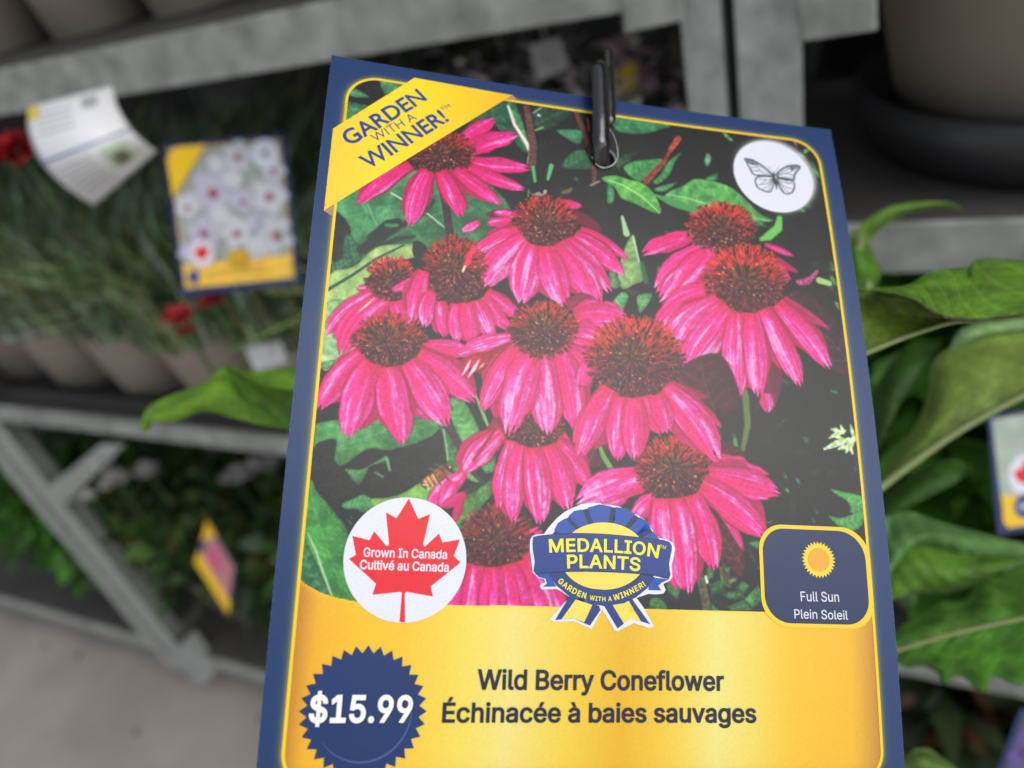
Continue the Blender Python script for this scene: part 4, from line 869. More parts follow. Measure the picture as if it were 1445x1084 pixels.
# upper shelf of the left trolley: taupe pots showing above the beam
k = 0
for (x,y_,lab) in [(-.78,.47,'taupe pot at the far left of the top shelf'),(-.665,.455,'taupe pot in the top left corner of the picture on the upper shelf'),(-.55,.46,'second taupe pot from the top left corner on the upper shelf'),(-.435,.455,'taupe pot above the middle of the long upper shelf rail'),(-.32,.46,'fourth taupe pot along the upper shelf above the rail'),(-.205,.455,'taupe pot nearest the uprights on the upper left shelf'),
                (-.72,.58,'taupe pot in the second row behind the top left corner'),(-.60,.57,'taupe pot in the second row of the upper shelf left of the middle'),(-.48,.575,'taupe pot in the middle of the second row on the upper shelf'),(-.36,.57,'taupe pot in the second row right of the middle'),(-.24,.575,'taupe pot in the second row of the upper shelf nearest the uprights')]:
    t = empty('potted_plant',(x,y_,-.0415)); tag(t,lab,'potted plant','taupe pots on the upper shelf'); t.rotation_euler.z = k
    if k==0:
        add_pot(t,.050,.038,.082); f0 = leafcloud('foliage',90,.055,.10,.05,GR,t,.075,seed=3); ps = [c for c in t.children]
    else:
        for c in ps: d = c.copy(); C.objects.link(d); d.parent = t
    k += 1


# middle shelf: dianthus-like grey-green clumps in taupe pots
mid = [(-.905,.445,'taupe pot of grey green foliage cut off by the left edge'),(-.79,.435,'taupe pot of grey green foliage, second from the left edge on the middle shelf'),(-.675,.43,'taupe pot of grey green foliage, middle of the front row of the middle shelf'),(-.565,.425,'taupe pot of grey green foliage with red flowers above it'),(-.455,.43,'taupe pot behind the small white label on the middle shelf'),(-.345,.43,'taupe pot of grey green foliage nearest the card on the middle shelf'),
       (-.85,.56,'grey green clump in the second row by the left edge'),(-.73,.555,'grey green clump in the second row below the white curled label'),(-.61,.56,'grey green clump in the second row behind the small tag'),(-.49,.555,'grey green clump in the dark behind the small tag'),(-.37,.56,'grey green clump in the second row half hidden by the big card'),
       (-.80,.69,'grey green clump in the back row at the left'),(-.66,.68,'grey green clump in the back row under the upper beam'),(-.52,.69,'grey green clump in the back row right of the middle'),(-.38,.68,'grey green clump in the back row hidden in the dark')]
k = 0
for x,y_,lab in mid:
    t = empty('potted_plant',(x,y_,-.366)); tag(t,lab,'potted plant','grey green potted plants on the middle shelf')
    if k==0: add_pot(t,.055,.042,.088); ps = list(t.children)
    else:
        for c in ps: d = c.copy(); C.objects.link(d); d.parent = t
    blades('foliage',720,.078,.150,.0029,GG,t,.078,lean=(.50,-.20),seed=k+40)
    if k==0: p0 = t
    k += 1
tr = empty('carry_tray',(-.62,.47,-.3675)); boxobj('tray_wall',blk,tr,(-.62,.47,-.3675),[(-.92,-.10,.374,.378,-.3675,-.354)],0); boxobj('tray_base',blk,tr,(-.62,.47,-.3675),[(-.92,-.10,.379,.64,-.3675,-.3662)],0)
tag(tr,'black carry tray under the grey green pots above the middle rail','tray')
def blossom(px,py,z,r,rgb,label,cat='flower',group=None,nm='blossom',n=9,seed=0):
    b = atz(px,py,z); t = empty(nm,b); tag(t,label,cat,group); rr = random.Random(seed); V = []; F = []
    for ring,(q,hz) in enumerate(((1,.0),(.75,.25),(.45,.4))):
        for i in range(n):
            a = 6.283*i/n+ring*.35; d = Vector((math.cos(a),math.sin(a)*.9,hz+rr.uniform(-.2,.2))); sd_ = Vector((-math.sin(a),math.cos(a),rr.uniform(-.3,.3))); s = len(V); R_ = r*q*rr.uniform(.85,1.1)
            V += [Vector((0,0,0)),d*R_*.6+sd_*R_*.3,d*R_+Vector((0,0,.15*R_)),d*R_*.6-sd_*R_*.3]; F.append((s,s+1,s+2,s+3))
    mesh('petals',V,F,mat('petal_%d_%d_%d'%tuple(rgb),lin(rgb),rough=.6,noise=.5,nscale=300),t)
    V = [(0,0,-.01*i) for i in range(6)]; VV = []; FF = []
    for i in range(6):
        for j in range(4): VV.append((.0012*math.cos(j*1.57)+.001*i,.0012*math.sin(j*1.57),-.012*i))
    for i in range(5):
        for j in range(4): FF.append((4*i+j,4*i+(j+1)%4,4*i+4+(j+1)%4,4*i+4+j))
    mesh('stem',VV,FF,mat('stem_green',(.07,.13,.04),rough=.5,noise=.4,nscale=200),t)
    return t
blossom(12,222,.56,.028,(190,14,30),'large deep red flower at the left edge of the picture',seed=1); blossom(20,205,.55,.022,(170,10,26),'dark red flower just above the large one at the left edge',seed=2)
blossom(252,446,.50,.014,(170,16,40),'small red flower below the left corner of the small tag',seed=3); blossom(300,426,.51,.012,(176,20,44),'small red flower under the bottom edge of the small tag',seed=4)
blossom(262,468,.50,.008,(150,16,36),'red bud below the small red flowers',seed=5)
for i,(x,y_,lab) in enumerate([(-1.02,.44,'taupe pot of grey green foliage on the left neighbouring trolley'),(-1.13,.45,'second taupe pot on the left neighbouring trolley'),(-1.05,.57,'grey green clump behind on the left neighbouring trolley'),(-.99,.69,'grey green clump at the back beside the left upright')]):
    t = empty('potted_plant',(x,y_,-.366)); tag(t,lab,'potted plant','grey green potted plants on the middle shelf')
    for c in ps: d = c.copy(); C.objects.link(d); d.parent = t
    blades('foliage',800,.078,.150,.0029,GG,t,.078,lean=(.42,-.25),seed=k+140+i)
# bottom shelf of the left trolley
bot = [(-.86,.47,'leafy green plant on the bottom shelf left of the upright'),(-1.06,.45,'bright leafy green plant at the left edge left of the slanting upright'),(-1.20,.46,'bright leafy plant in the lower left, outermost on the bottom shelf'),(-1.12,.60,'leafy plant behind the bright ones at the left edge'),(-.96,.60,'leafy green plant at the back behind the slanting upright'),(-.70,.46,'leafy green plant on the bottom shelf under the yellow and pink tag'),(-.56,.45,'leafy green plant on the bottom shelf beside the card'),(-.45,.47,'leafy green plant on the bottom shelf hidden behind the card edge'),
       (-.82,.62,'leafy plant in the second row of the bottom shelf'),(-.68,.60,'leafy plant with white blossoms in the second row of the bottom shelf'),(-.54,.61,'dark leafy plant in the second row near the card'),(-.40,.62,'leafy plant far in on the bottom shelf'),(-.74,.76,'leafy plant in the back row of the bottom shelf'),(-.58,.76,'leafy plant in the back row near the card')]
k = 0
for x,y_,lab in bot:
    t = empty('potted_plant',(x,y_,-.834)); tag(t,lab,'potted plant','leafy plants on the bottom shelf')
    if k==0: add_pot(t,.060,.045,.095); ps = list(t.children)
    else:
        for c in ps: d = c.copy(); C.objects.link(d); d.parent = t
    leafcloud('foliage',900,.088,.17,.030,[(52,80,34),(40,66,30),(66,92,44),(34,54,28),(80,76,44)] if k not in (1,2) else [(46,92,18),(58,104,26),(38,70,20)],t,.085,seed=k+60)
    k += 1
for i,(x,y_,z,r_) in enumerate([(160,678,.86,.020),(206,664,.88,.018),(150,655,.9,.013),(125,700,.86,.012),(330,672,.9,.02),(352,664,.9,.02),(378,655,.9,.018)]):
    blossom(x,y_,z,r_,(196,192,186),['white blossom below the gusset','white blossom right of the gusset','small white blossom touching the gusset','small white blossom by the left upright','pale blossom left of the card under the rail','pale blossom next to the card under the rail','pale blossom half behind the card edge under the rail'][i],group='white blossoms under the middle rail',seed=10+i)
# ------------------------------------------------------------------ smaller tags and labels
def quadtag(name, label, corners, z, cat='plant tag', zs=None):
    """a flat card between four measured corners (clockwise from top left); returns a placer for its prints"""
    zs = zs or (z,)*4; P = [np.array(atz(x,y,q)) for (x,y),q in zip(corners,zs)]; b = P[3]; t = empty(name,b); tag(t,label,cat)
    n = np.cross(P[1]-P[0],P[3]-P[0]); n /= np.linalg.norm(n)
    if n@P[0]>0: n = -n
    def at(a,c,l): return (P[0]*(1-a)*(1-c)+P[1]*a*(1-c)+P[2]*a*c+P[3]*(1-a)*c)+n*l*.00007-b
    def pr(nm, pts, l, m): return mesh(nm,[at(a,c,l) for a,c in pts],[tuple(range(len(pts)))],m,t)
    sq = [(0,0),(1,0),(1,1),(0,1)]
    V = [at(a,c,0) for a,c in sq]+[at(a,c,-6) for a,c in sq]; mesh('card',V,[(0,1,2,3),(7,6,5,4),(0,4,5,1),(1,5,6,2),(2,6,7,3),(3,7,4,0)],ink('small_card_navy',(30,46,96)),t)
    return t,pr
def ell(a,c,ra,rc,n=20): return [(a+ra*math.cos(6.2832*i/n),c+rc*math.sin(6.2832*i/n)) for i in range(n)]
t,pr = quadtag('plant_tag','blurred small plant tag with white red-eyed flowers left of the big card',[(230,205),(402,188),(425,401),(257,418)],.50)
photo_m = mat('pale_photo_ink',lin((120,132,116)),noise=.9,nscale=120,rgb2=lin((186,190,184)),**INK)
pr('frame',[(.035,.03),(.955,.03),(.955,.955),(.035,.955)],1,ink('small_frame_ink',(214,180,80))); pr('printed_photo',[(.05,.04),(.94,.04),(.94,.80),(.05,.80)],2,photo_m)
rr = random.Random(9)
for i,(a,c,s) in enumerate([(.36,.34,.155),(.82,.40,.13),(.60,.12,.11),(.25,.60,.12),(.52,.62,.12),(.84,.66,.13),(.60,.42,.09),(.14,.42,.09),(.42,.16,.07),(.70,.56,.08),(.40,.50,.08),(.68,.74,.08),(.10,.72,.07),(.88,.24,.09),(.54,.27,.08)]):
    pr('printed_flower',[(a+s*1.06*(1+.16*math.sin(5*q+i))*math.cos(q),c+s*.88*(1+.16*math.sin(5*q+i))*math.sin(q)) for q in [k_*6.2832/40 for k_ in range(40)]],4+i*2,ink('white_flower_ink',(206,207,214)) if i%3 else ink('lilac_flower_ink',(190,188,208)))
    if s>.085: pr('flower_eye',ell(a,c+.01,s*.30,s*.24,12),5+i*2,ink('eye_ink',(150,80,92)))
pr('corner_banner',[(.03,.10),(.10,.03),(.36,.03),(.04,.36)],36,ink('banner_yellow',(246,200,30)))
pr('name_panel',[(.05,.80),(.94,.80),(.94,.945),(.05,.945)],3,mat('panel_ink',lin((250,190,50)),noise=.7,nscale=60,rgb2=lin((250,214,90)),**INK))
pr('butterfly_badge',ell(.83,.13,.115,.1),38,wt); pr('bird_mark',ell(.83,.13,.03,.02,8),39,ink('mark_ink',(120,120,140)))
pr('maple_leaf_badge',ell(.22,.74,.10,.09),38,wt); pr('maple_leaf',[(.22,.67),(.25,.71),(.29,.71),(.27,.76),(.22,.79),(.17,.76),(.15,.71),(.19,.71)],39,rd)
pr('rosette_badge',ell(.52,.79,.09,.06),38,ink('rosette_ink',(214,170,40))); pr('price_badge',ell(.13,.885,.05,.045,16),38,ink('burst_ink',(56,76,140)))
pr('name_print',[(.28,.85),(.72,.85),(.72,.862),(.28,.862)],5,ink('faint_print',(196,150,60))); pr('name_print',[(.22,.885),(.78,.885),(.78,.897),(.22,.897)],5,ink('faint_print',(196,150,60)))
t,pr = quadtag('plant_tag','blurred plant tag with a red maple leaf badge at the right edge',[(1394,588),(1560,560),(1580,728),(1408,756)],.34)
pr('printed_photo',[(.03,.03),(.97,.03),(.97,.70),(.05,.70)],2,mat('green_photo_ink',lin((120,150,120)),noise=.9,nscale=90,rgb2=lin((206,212,206)),**INK))
pr('name_panel',[(.055,.66),(.10,.69),(.97,.70),(.97,.95),(.09,.95),(.055,.90)],3,ink('banner_yellow',(246,190,30))); pr('maple_leaf_badge',ell(.27,.53,.15,.17),6,wt)
pr('maple_leaf',[(.27,.40),(.31,.47),(.37,.46),(.35,.56),(.28,.62),(.19,.57),(.17,.48),(.23,.48)],7,rd); pr('price_badge',[(.27+(.13 if i%2 else .115)*math.cos(i*.3142),.79+(.12 if i%2 else .10)*math.sin(i*.3142)) for i in range(20)],6,ink('burst_ink',(40,56,110)))
pr('price_print',[(.19,.77),(.35,.77),(.35,.81),(.19,.81)],7,ink('pale_print',(190,196,214)))
t,pr = quadtag('plant_tag','corner of a purple flowered plant tag at the bottom right of the picture',[(1440,1000),(1560,1010),(1540,1200),(1384,1150)],.30)
pr('printed_photo',[(.06,.05),(.95,.05),(.95,.8),(.06,.8)],2,mat('purple_photo_ink',lin((60,66,54)),noise=.9,nscale=60,rgb2=lin((96,84,124)),**INK))
for a,c in ((.15,.25),(.22,.36),(.12,.42),(.3,.22),(.18,.55)): pr('printed_flower',ell(a,c,.09,.07,9),4,ink('purple_ink',(96,78,140)))
t,pr = quadtag('plant_tag','small tilted tag with a yellow edge and pink flowers at the lower left',[(292,734),(333,800),(322,867),(275,794)],.86)
pr('printed_photo',[(.12,.06),(.95,.06),(.95,.95),(.12,.95)],2,mat('pink_photo_ink',lin((206,130,150)),noise=.9,nscale=120,rgb2=lin((150,112,96)),**INK)); pr('name_panel',[(0.0,.70),(1,.74),(1,1),(0,1)],3,ink('banner_yellow2',(240,190,30)))
pr('corner_banner',[(0,0),(.34,0),(.0,.5)],4,ink('banner_yellow2',(240,190,30))); pr('printed_flower',ell(.42,.45,.2,.2,12),3,ink('pink_ink',(206,84,130)))
t,pr = quadtag('white_label','small blank white label tilted on a taupe pot',[(344,490),(398,478),(407,512),(358,526)],.60,'label'); pr('label_face',[(0.02,.02),(.98,.02),(.98,.98),(.02,.98)],2,ink('label_white',(214,216,216)))
t,pr = quadtag('plant_tag','faint grey back of a tag under the upper rail',[(286,120),(330,98),(362,112),(325,147)],.55); pr('tag_back',[(0.01,.01),(.99,.01),(.99,.99),(.01,.99)],2,ink('grey_back',(96,96,98)))
for i,(c4,z,rgb,lb) in enumerate([([(744,64),(790,50),(806,96),(758,116)],.47,(240,238,238),'blurred whitish tag left of the black clip behind the card'),([(872,98),(896,84),(900,124),(878,136)],.47,(250,206,60),'blurred yellow tag right of the black clip behind the card')]):
    t,pr = quadtag('plant_tag',lb,c4,z); pr('tag_face',[(0.02,.02),(.98,.02),(.98,.98),(.02,.98)],2,mat('dim_face_%d'%i,lin(rgb),noise=.9,nscale=60,rgb2=lin(tuple(x*.55 for x in rgb)),**INK))
for i,(px,py,z_,lb,cols) in enumerate([(715,95,.56,'dim mauve flowered plant above the card edge left of the clip',[(190,176,190),(120,104,116),(60,58,50),(150,140,150)]),(925,120,.50,'plant with pale mauve flowers in the gap right of the clip',[(206,190,206),(150,120,140),(70,66,56),(214,206,196)]),(820,120,.54,'plant with whitish flowers behind the black clip',[(226,222,220),(170,150,160),(80,76,64)]),(600,110,.60,'dark leafy plant under the beam above the corner banner',[(50,56,44),(80,76,70)])]):
    p_ = atz(px,py,z_); t = empty('potted_plant',(p_.x,p_.y,-.3655)); tag(t,lb,'potted plant'); add_pot(t,.046,.036,.075,tan); h_ = p_.z+.3655; leafcloud('foliage',160,.040,h_-.08,.03,[(60,70,48),(44,56,36)],t,.07,seed=200+i); leafcloud('flowers',150,.045,.05,.022,cols,t,h_-.03,seed=220+i)
# curled white care label
cl = empty('care_label',atz(100,215,.44)); bL = np.array(cl.location); tag(cl,'curled white printed care label hanging under the upper rail','label')
def s1(l,n): l = np.array(l,float); t_ = np.linspace(0,len(l)-1,n); return np.stack([np.interp(t_,range(len(l)),l[:,k]) for k in range(l.shape[1])],1)
LE = s1(sm_([(40,150,),(40,185),(58,228),(92,264),(133,291)],6),25); RE = s1(sm_([(158,120),(166,150),(184,180),(203,200),(222,214)],6),25)
def curl(s,t_,l=0):
    i = s*24; a = np.array([np.interp(i,range(25),LE[:,k]) for k in (0,1)]); b_ = np.array([np.interp(i,range(25),RE[:,k]) for k in (0,1)]); p = a*(1-t_)+b_*t_
    z = .44-.03*math.sin(math.pi*(.15+s*.8))-.012*math.sin(math.pi*t_)-l*.0003
    return np.array(atz(p[0],p[1],z))-bL
def patch(nm,s0,s1_,t0,t1_,l,m,n=12,k=10):
    V = [curl(s0+(s1_-s0)*i/n,t0+(t1_-t0)*j/k,l) for i in range(n+1) for j in range(k+1)]; return mesh(nm,V,[(i*(k+1)+j,(i+1)*(k+1)+j,(i+1)*(k+1)+j+1,i*(k+1)+j+1) for i in range(n) for j in range(k)],m,cl,smooth=True)
patch('label_sheet',0,1,0,1,0,ink('label_white2',(232,232,234)),24,14).modifiers.new('t','SOLIDIFY').thickness = .0004
patch('blue_stripe',.50,.53,0,1,1,ink('pale_blue_stripe',(120,140,170))); patch('printed_photo',.60,.86,.55,.86,1,mat('label_photo',lin((200,205,196)),noise=.9,nscale=90,rgb2=lin((170,196,150)),**INK)); patch('printed_insect',.70,.86,.62,.78,2,ink('insect_ink',(120,112,92)),4,4)
patch('barcode',.06,.18,.62,.80,1,mat('barcode_ink',(.05,.05,.06),rough=.4,noise=.9,nscale=900,rgb2=(.7,.7,.7))); 
for i in range(7): patch('text_line',.60+.05*i,.612+.05*i,.08,.48,1,ink('grey_print',(176,178,182)),2,6)
for i in range(4): patch('text_line',.12+.06*i,.134+.06*i,.1,.5,1,ink('grey_print',(176,178,182)),2,6)
patch('yellow_corner',0.02,.16,0,.14,1,ink('pale_yellow_print',(226,206,90)),4,4)
# ------------------------------------------------------------------ right trolley: the big pot, leafy plants
t = empty('potted_plant',aty(1476,266,.47)); t.location.z = -.1815; tag(t,'very large taupe nursery pot with a black base at the top right','potted plant')
revolve('pot',[(.06,.022),(.078,.022),(.112,.21),(.116,.212),(.118,.235),(.112,.236),(.108,.2),(.07,.03)],tan,t,64); disc('soil',.108,.2,soilm,t)
revolve('pot_base',[(.0,.001),(.088,.0),(.097,.018),(.099,.034),(.094,.034),(.089,.02),(.06,.012)],blk,t,64); leafcloud('foliage',260,.11,.16,.06,GR,t,.2,seed=5)
for i,(x,y_,lb) in enumerate([(.33,.47,'taupe pot standing right of the very large pot outside the frame edge'),(-.005,.62,'taupe pot in the dark behind the uprights')][1:]):
    t = empty('potted_plant',(x,y_,-.1805)); tag(t,lb,'potted plant'); add_pot(t,.055,.042,.09,blk); leafcloud('foliage',160,.05,.07,.04,[(24,40,20)],t,.08,seed=22)
rl = [(.05,.44,'dense leafy plant on the lower right shelf beside the card'),(.17,.45,'dense leafy plant at the right edge on the lower right shelf'),(-.0,.57,'dark leafy plant behind on the lower right shelf'),(.13,.58,'dark leafy plant at the back right of the lower right shelf'),(.27,.50,'leafy plant beyond the maple leaf tag')]
k = 0
for x,y_,lab in rl:
    t = empty('potted_plant',(x,y_,-.519)); tag(t,lab,'potted plant','leafy plants on the lower right shelf')
    if k==0: add_pot(t,.060,.045,.10); ps = list(t.children)
    else:
        for c in ps: d = c.copy(); C.objects.link(d); d.parent = t
    leafcloud('foliage',420,.085,.17,.07,[(52,96,22),(40,78,20),(66,110,34)],t,.09,seed=k+80); k += 1
for i,(x,y_,lab) in enumerate([(.06,.46,'plant on the bottom right shelf under the rail'),(.19,.47,'plant in the bottom right corner under the rail'),(.0,.60,'plant in the dark at the back of the bottom right shelf')]):
    t = empty('potted_plant',(x,y_,-.834)); tag(t,lab,'potted plant','plants on the bottom right shelf')
    if i==0: add_pot(t,.060,.045,.10,blk); ps = list(t.children)
    else:
        for c in ps: d = c.copy(); C.objects.link(d); d.parent = t
    leafcloud('foliage',300,.09,.17,.05,[(30,44,24),(48,60,34),(90,60,40)],t,.09,seed=i+90)
# ------------------------------------------------------------------ the coneflower plant itself: every big leaf is its own part
pb_ = Vector(aty(900,760,.40)); pb_.z = -.519
plant = empty('coneflower_plant',pb_); tag(plant,'fresh green broad-leaved coneflower plant whose leaves stick out on both sides behind the card','plant')
add_pot(plant,.075,.058,.13)
fol = mat('coneflower_leaf',(1,1,1),rough=.58,spec=.28,attr='print',noise=.5,nscale=160,rgb2=(.92,.94,.86),bump=.35,bscale=700)
def crv(pts,n): return s1(sm_([tuple(p) for p in pts],8),n)
def loft(A, B, col, n=60, k=26, bulge=.004, veins=1., rib=None, serr=0., edge=None, seed=0, name='leaf', mid=None):
    """leaf surface between two measured edges, each a list of (px, py, depth)"""
    A = crv(A,n); B = crv(B,n); V = []; Cc = []; r = np.random.RandomState(seed)
    col = np.array(col,float)
    for i in range(n):
        s = i/(n-1)
        for j in range(k):
            t_ = j/(k-1); p = A[i]*(1-t_)+B[i]*t_
            sw = 1
            z = p[2]-bulge*math.sin(math.pi*t_)*math.sin(math.pi*min(1,s*1.1))
            q = (s*8.5+ (abs(t_-(mid if mid is not None else 0)))*2.4)%1
            vn = max(0,1-abs(q-.5)/.07)*.9; q2 = ((s*30+t_*7+math.sin(t_*20+s*9)*.6)%1); vn2 = max(0,1-abs(q2-.5)/.16)*.35
            puff = .0009*(1-2*min(abs(q-.5),.5))
            z += puff*1.2*veins
            V.append(np.array(atz(p[0],p[1],z))-np.array(pb_))
            nz = vnoise(np.array(s*9+seed),np.array(t_*6.),1,seed%9)-.5
            c = col*(1+.35*nz)
            vv = min(1,(vn*.5+vn2*.35)*veins*.95); c = c*(1-vv)+np.array([166,188,104.])*vv; c = c*(1+.22*(vnoise(np.array(s*40.+seed),np.array(t_*24.),1,seed%7)-.5))
            if rib is not None: m_ = max(0,1-abs(t_-rib)/.035); c = c*(1-m_)+np.array([150,160,92.])*m_
            if edge is not None:
                m_ = min(1,1.8*max(0,1-abs(t_-edge[0])/edge[1]))*(.65+.35*vnoise(np.array(s*60.),np.array(1.),1,4)); c = c*(1-m_)+np.array(edge[2],float)*m_
            Cc.append(c)
    F = np.array([(i*k+j,i*k+j+1,(i+1)*k+j+1,(i+1)*k+j) for i in range(n-1) for j in range(k-1)])
    o = fastmesh(name,np.array(V),F,fol,plant,np.array(Cc)); md = o.modifiers.new('t','SOLIDIFY'); md.thickness = .0003; return o
def tubepx(name, pts, w, m, parent, b, n=8):
    """a stalk through measured points (px, py, depth), w metres thick"""
    P = [np.array(atz(*p)) for p in crv(pts,24)]; V = []; F = []
    ws = w if isinstance(w,(tuple,list)) else (w,w)
    for i,p in enumerate(P):
        d = P[min(i+1,23)]-P[max(i-1,0)]; d /= np.linalg.norm(d); a = np.cross(d,(0,0,1)); a /= np.linalg.norm(a); c = np.cross(d,a); r_ = (ws[0]+(ws[1]-ws[0])*i/23)/2
        for j in range(n): V.append(p+a*r_*math.cos(6.283*j/n)+c*r_*math.sin(6.283*j/n)-np.array(b))
    F = [(i*n+j,i*n+(j+1)%n,(i+1)*n+(j+1)%n,(i+1)*n+j) for i in range(23) for j in range(n)]
    F += [tuple(range(n)),tuple(range(23*n,24*n))[::-1]]
    return mesh(name,V,F,m,parent,smooth=True)
ribm = mat('pale_midrib',(.25,.30,.11),rough=.5,noise=.5,nscale=300,rgb2=(.20,.26,.09))
# upper right leaf: upper face folded over, underside below
def jag(pts,amp,nn,seed):
    P = crv(pts,nn); r = np.random.RandomState(seed); 
    return [tuple(p+np.array([0,amp*(((i%4)/3.-.5)+.4*(r.rand()-.5)),0])) for i,p in enumerate(P)]
EDG = [(1211,411,.175),(1228,411,.174),(1250,413,.173),(1272,419,.171),(1295,428,.169),(1308,438,.168),(1325,447,.167),(1342,452,.167),(1372,455,.168),(1400,453,.170),(1460,446,.172),(1520,440,.176)]
TOPE = [(1211,410,.176),(1236,408,.178),(1262,407,.180),(1285,402,.183),(1302,391,.186),(1322,383,.188),(1352,380,.190),(1368,379,.191),(1376,369,.192),(1400,366,.193),(1450,369,.195),(1520,372,.2)]
loft(EDG,TOPE,(84,122,34),n=90,k=34,veins=1.0,bulge=.003,seed=3,edge=(0.0,.055,(46,44,36)))
RIBU = [(1205,506,.178),(1240,491,.177),(1275,477,.176),(1310,465,.175),(1345,455,.174),(1380,453,.174)]
loft([(x,y,z) for x,y,z in [(1205,416,.180),(1235,413,.180),(1262,418,.179),(1292,428,.177),(1315,443,.176),(1345,453,.175)]],[(x,y,z) for x,y,z in RIBU[:5]]+[(1352,455,.1745)],(88,112,30),n=60,k=20,veins=.25,bulge=-.002,seed=5)
tubepx('midrib',RIBU,(.0014,.0009),ribm,plant,pb_)
# pale leaf behind it and the broad shaded leaf on the right
loft([(1340,492,.25),(1350,470,.25),(1370,458,.25),(1400,452,.25),(1470,448,.25)],[(1338,496,.25),(1370,486,.25),(1400,478,.25),(1440,468,.25),(1480,462,.25)],(118,150,96),veins=.2,n=30,k=12,seed=7)
loft([(1243,690,.235),(1275,664,.234),(1320,632,.232),(1380,594,.230),(1430,565,.228),(1500,535,.226)],[(1252,664,.245),(1288,610,.250),(1310,560,.252),(1320,505,.252),(1370,482,.250),(1460,466,.248)],(112,136,60),veins=.7,bulge=.006,seed=9)
tubepx('midrib',[(1240,690,.233),(1290,652,.232),(1360,604,.230),(1450,556,.226),(1520,528,.224)],(.0026,.0018),ribm,plant,pb_)
# large serrated leaf at the lower right
mdr = [(1250,922,.235),(1285,912,.232),(1340,896,.229),(1400,882,.226),(1450,872,.224),(1520,860,.222)]
low = [(1255,930,.235),(1280,942,.236),(1300,940,.236),(1320,948,.237),(1332,966,.237),(1346,954,.237),(1362,958,.237),(1388,978,.238),(1402,955,.238),(1430,966,.238),(1452,964,.238),(1520,950,.238)]
upr = [(1252,910,.236),(1270,886,.240),(1300,868,.243),(1330,850,.245),(1360,846,.246),(1385,820,.247),(1410,812,.248),(1450,796,.248),(1520,780,.248)]
loft(mdr,low,(60,112,24),n=110,k=30,veins=.7,bulge=.004,seed=11); loft(mdr,upr,(76,120,42),n=110,k=30,veins=.75,bulge=.005,seed=12)
tubepx('midrib',mdr,(.0016,.0010),ribm,plant,pb_)
# leaves above it
loft([(1250,850,.262),(1290,838,.26),(1340,836,.258),(1390,818,.256),(1430,795,.254),(1500,770,.25)],[(1250,745,.27),(1285,752,.27),(1330,770,.27),(1370,782,.268),(1410,784,.266),(1500,790,.262)],(86,128,42),veins=.6,bulge=.008,seed=13)
loft([(1245,842,.26),(1262,800,.262),(1290,770,.264),(1330,775,.266),(1380,800,.266),(1450,812,.266)],[(1245,730,.27),(1280,722,.272),(1330,738,.272),(1380,752,.272),(1420,762,.27),(1480,772,.27)],(84,124,66),veins=.7,bulge=.006,seed=14)
loft([(1235,640,.30),(1255,600,.30),(1275,560,.30),(1300,520,.30),(1325,490,.30)],[(1232,560,.31),(1245,530,.31),(1262,508,.31),(1285,492,.31),(1322,484,.31)],(44,76,22),veins=.3,seed=15)
loft([(1245,735,.28),(1280,716,.28),(1320,696,.28),(1350,680,.28),(1374,662,.28)],[(1248,700,.29),(1280,676,.29),(1315,655,.29),(1345,648,.29),(1372,660,.29)],(46,80,22),veins=.3,seed=16)
# small curled leaf and shoot at the right
loft([(1203,345,.27),(1212,322,.27),(1232,303,.268),(1262,290,.266),(1300,285,.264),(1335,286,.262),(1357,295,.262)],[(1222,360,.275),(1232,335,.274),(1250,318,.272),(1275,305,.27),(1305,296,.268),(1335,293,.266),(1357,296,.263)],(104,140,56),n=50,k=14,veins=.2,bulge=.004,seed=17)
loft([(1196,330,.27),(1198,360,.27),(1203,400,.27),(1212,440,.27)],[(1222,322,.275),(1228,352,.275),(1242,385,.275),(1232,412,.275)],(70,110,28),n=30,k=12,veins=.2,bulge=.006,seed=18)
tubepx('leaf_stalk',[(1226,412,.27),(1218,380,.27),(1212,350,.268),(1218,330,.266)],(.003,.002),ribm,plant,pb_)
# leaf left of the card
loft([(203,604,.245),(208,597,.243),(250,594,.240),(288,580,.238),(330,590,.236),(370,600,.234),(412,606,.232),(460,610,.23)],[(200,590,.245),(214,572,.246),(248,556,.247),(290,540,.247),(318,518,.247),(352,524,.246),(395,521,.245),(460,515,.244)],(100,140,38),n=90,k=30,veins=.35,bulge=.006,seed=19)
loft([(316,517,.236),(334,540,.232),(352,566,.229),(378,580,.227),(412,612,.225),(450,650,.225)],[(316,516,.238),(338,528,.236),(358,540,.235),(380,548,.234),(415,552,.232),(455,560,.23)],(70,104,24),n=40,k=14,veins=.1,bulge=.002,seed=20)
loft([(202,588,.245),(198,600,.245),(202,610,.245)],[(214,588,.245),(213,600,.245),(206,611,.245)],(110,130,40),n=10,k=6,veins=0,seed=21,bulge=.001)
# bottom right leaf
loft([(1262,1110,.25),(1275,1070,.25),(1290,1058,.25)],[(1400,1140,.25),(1352,1086,.25),(1310,1056,.25)],(84,112,50),n=20,k=20,veins=.3,bulge=.005,seed=22)
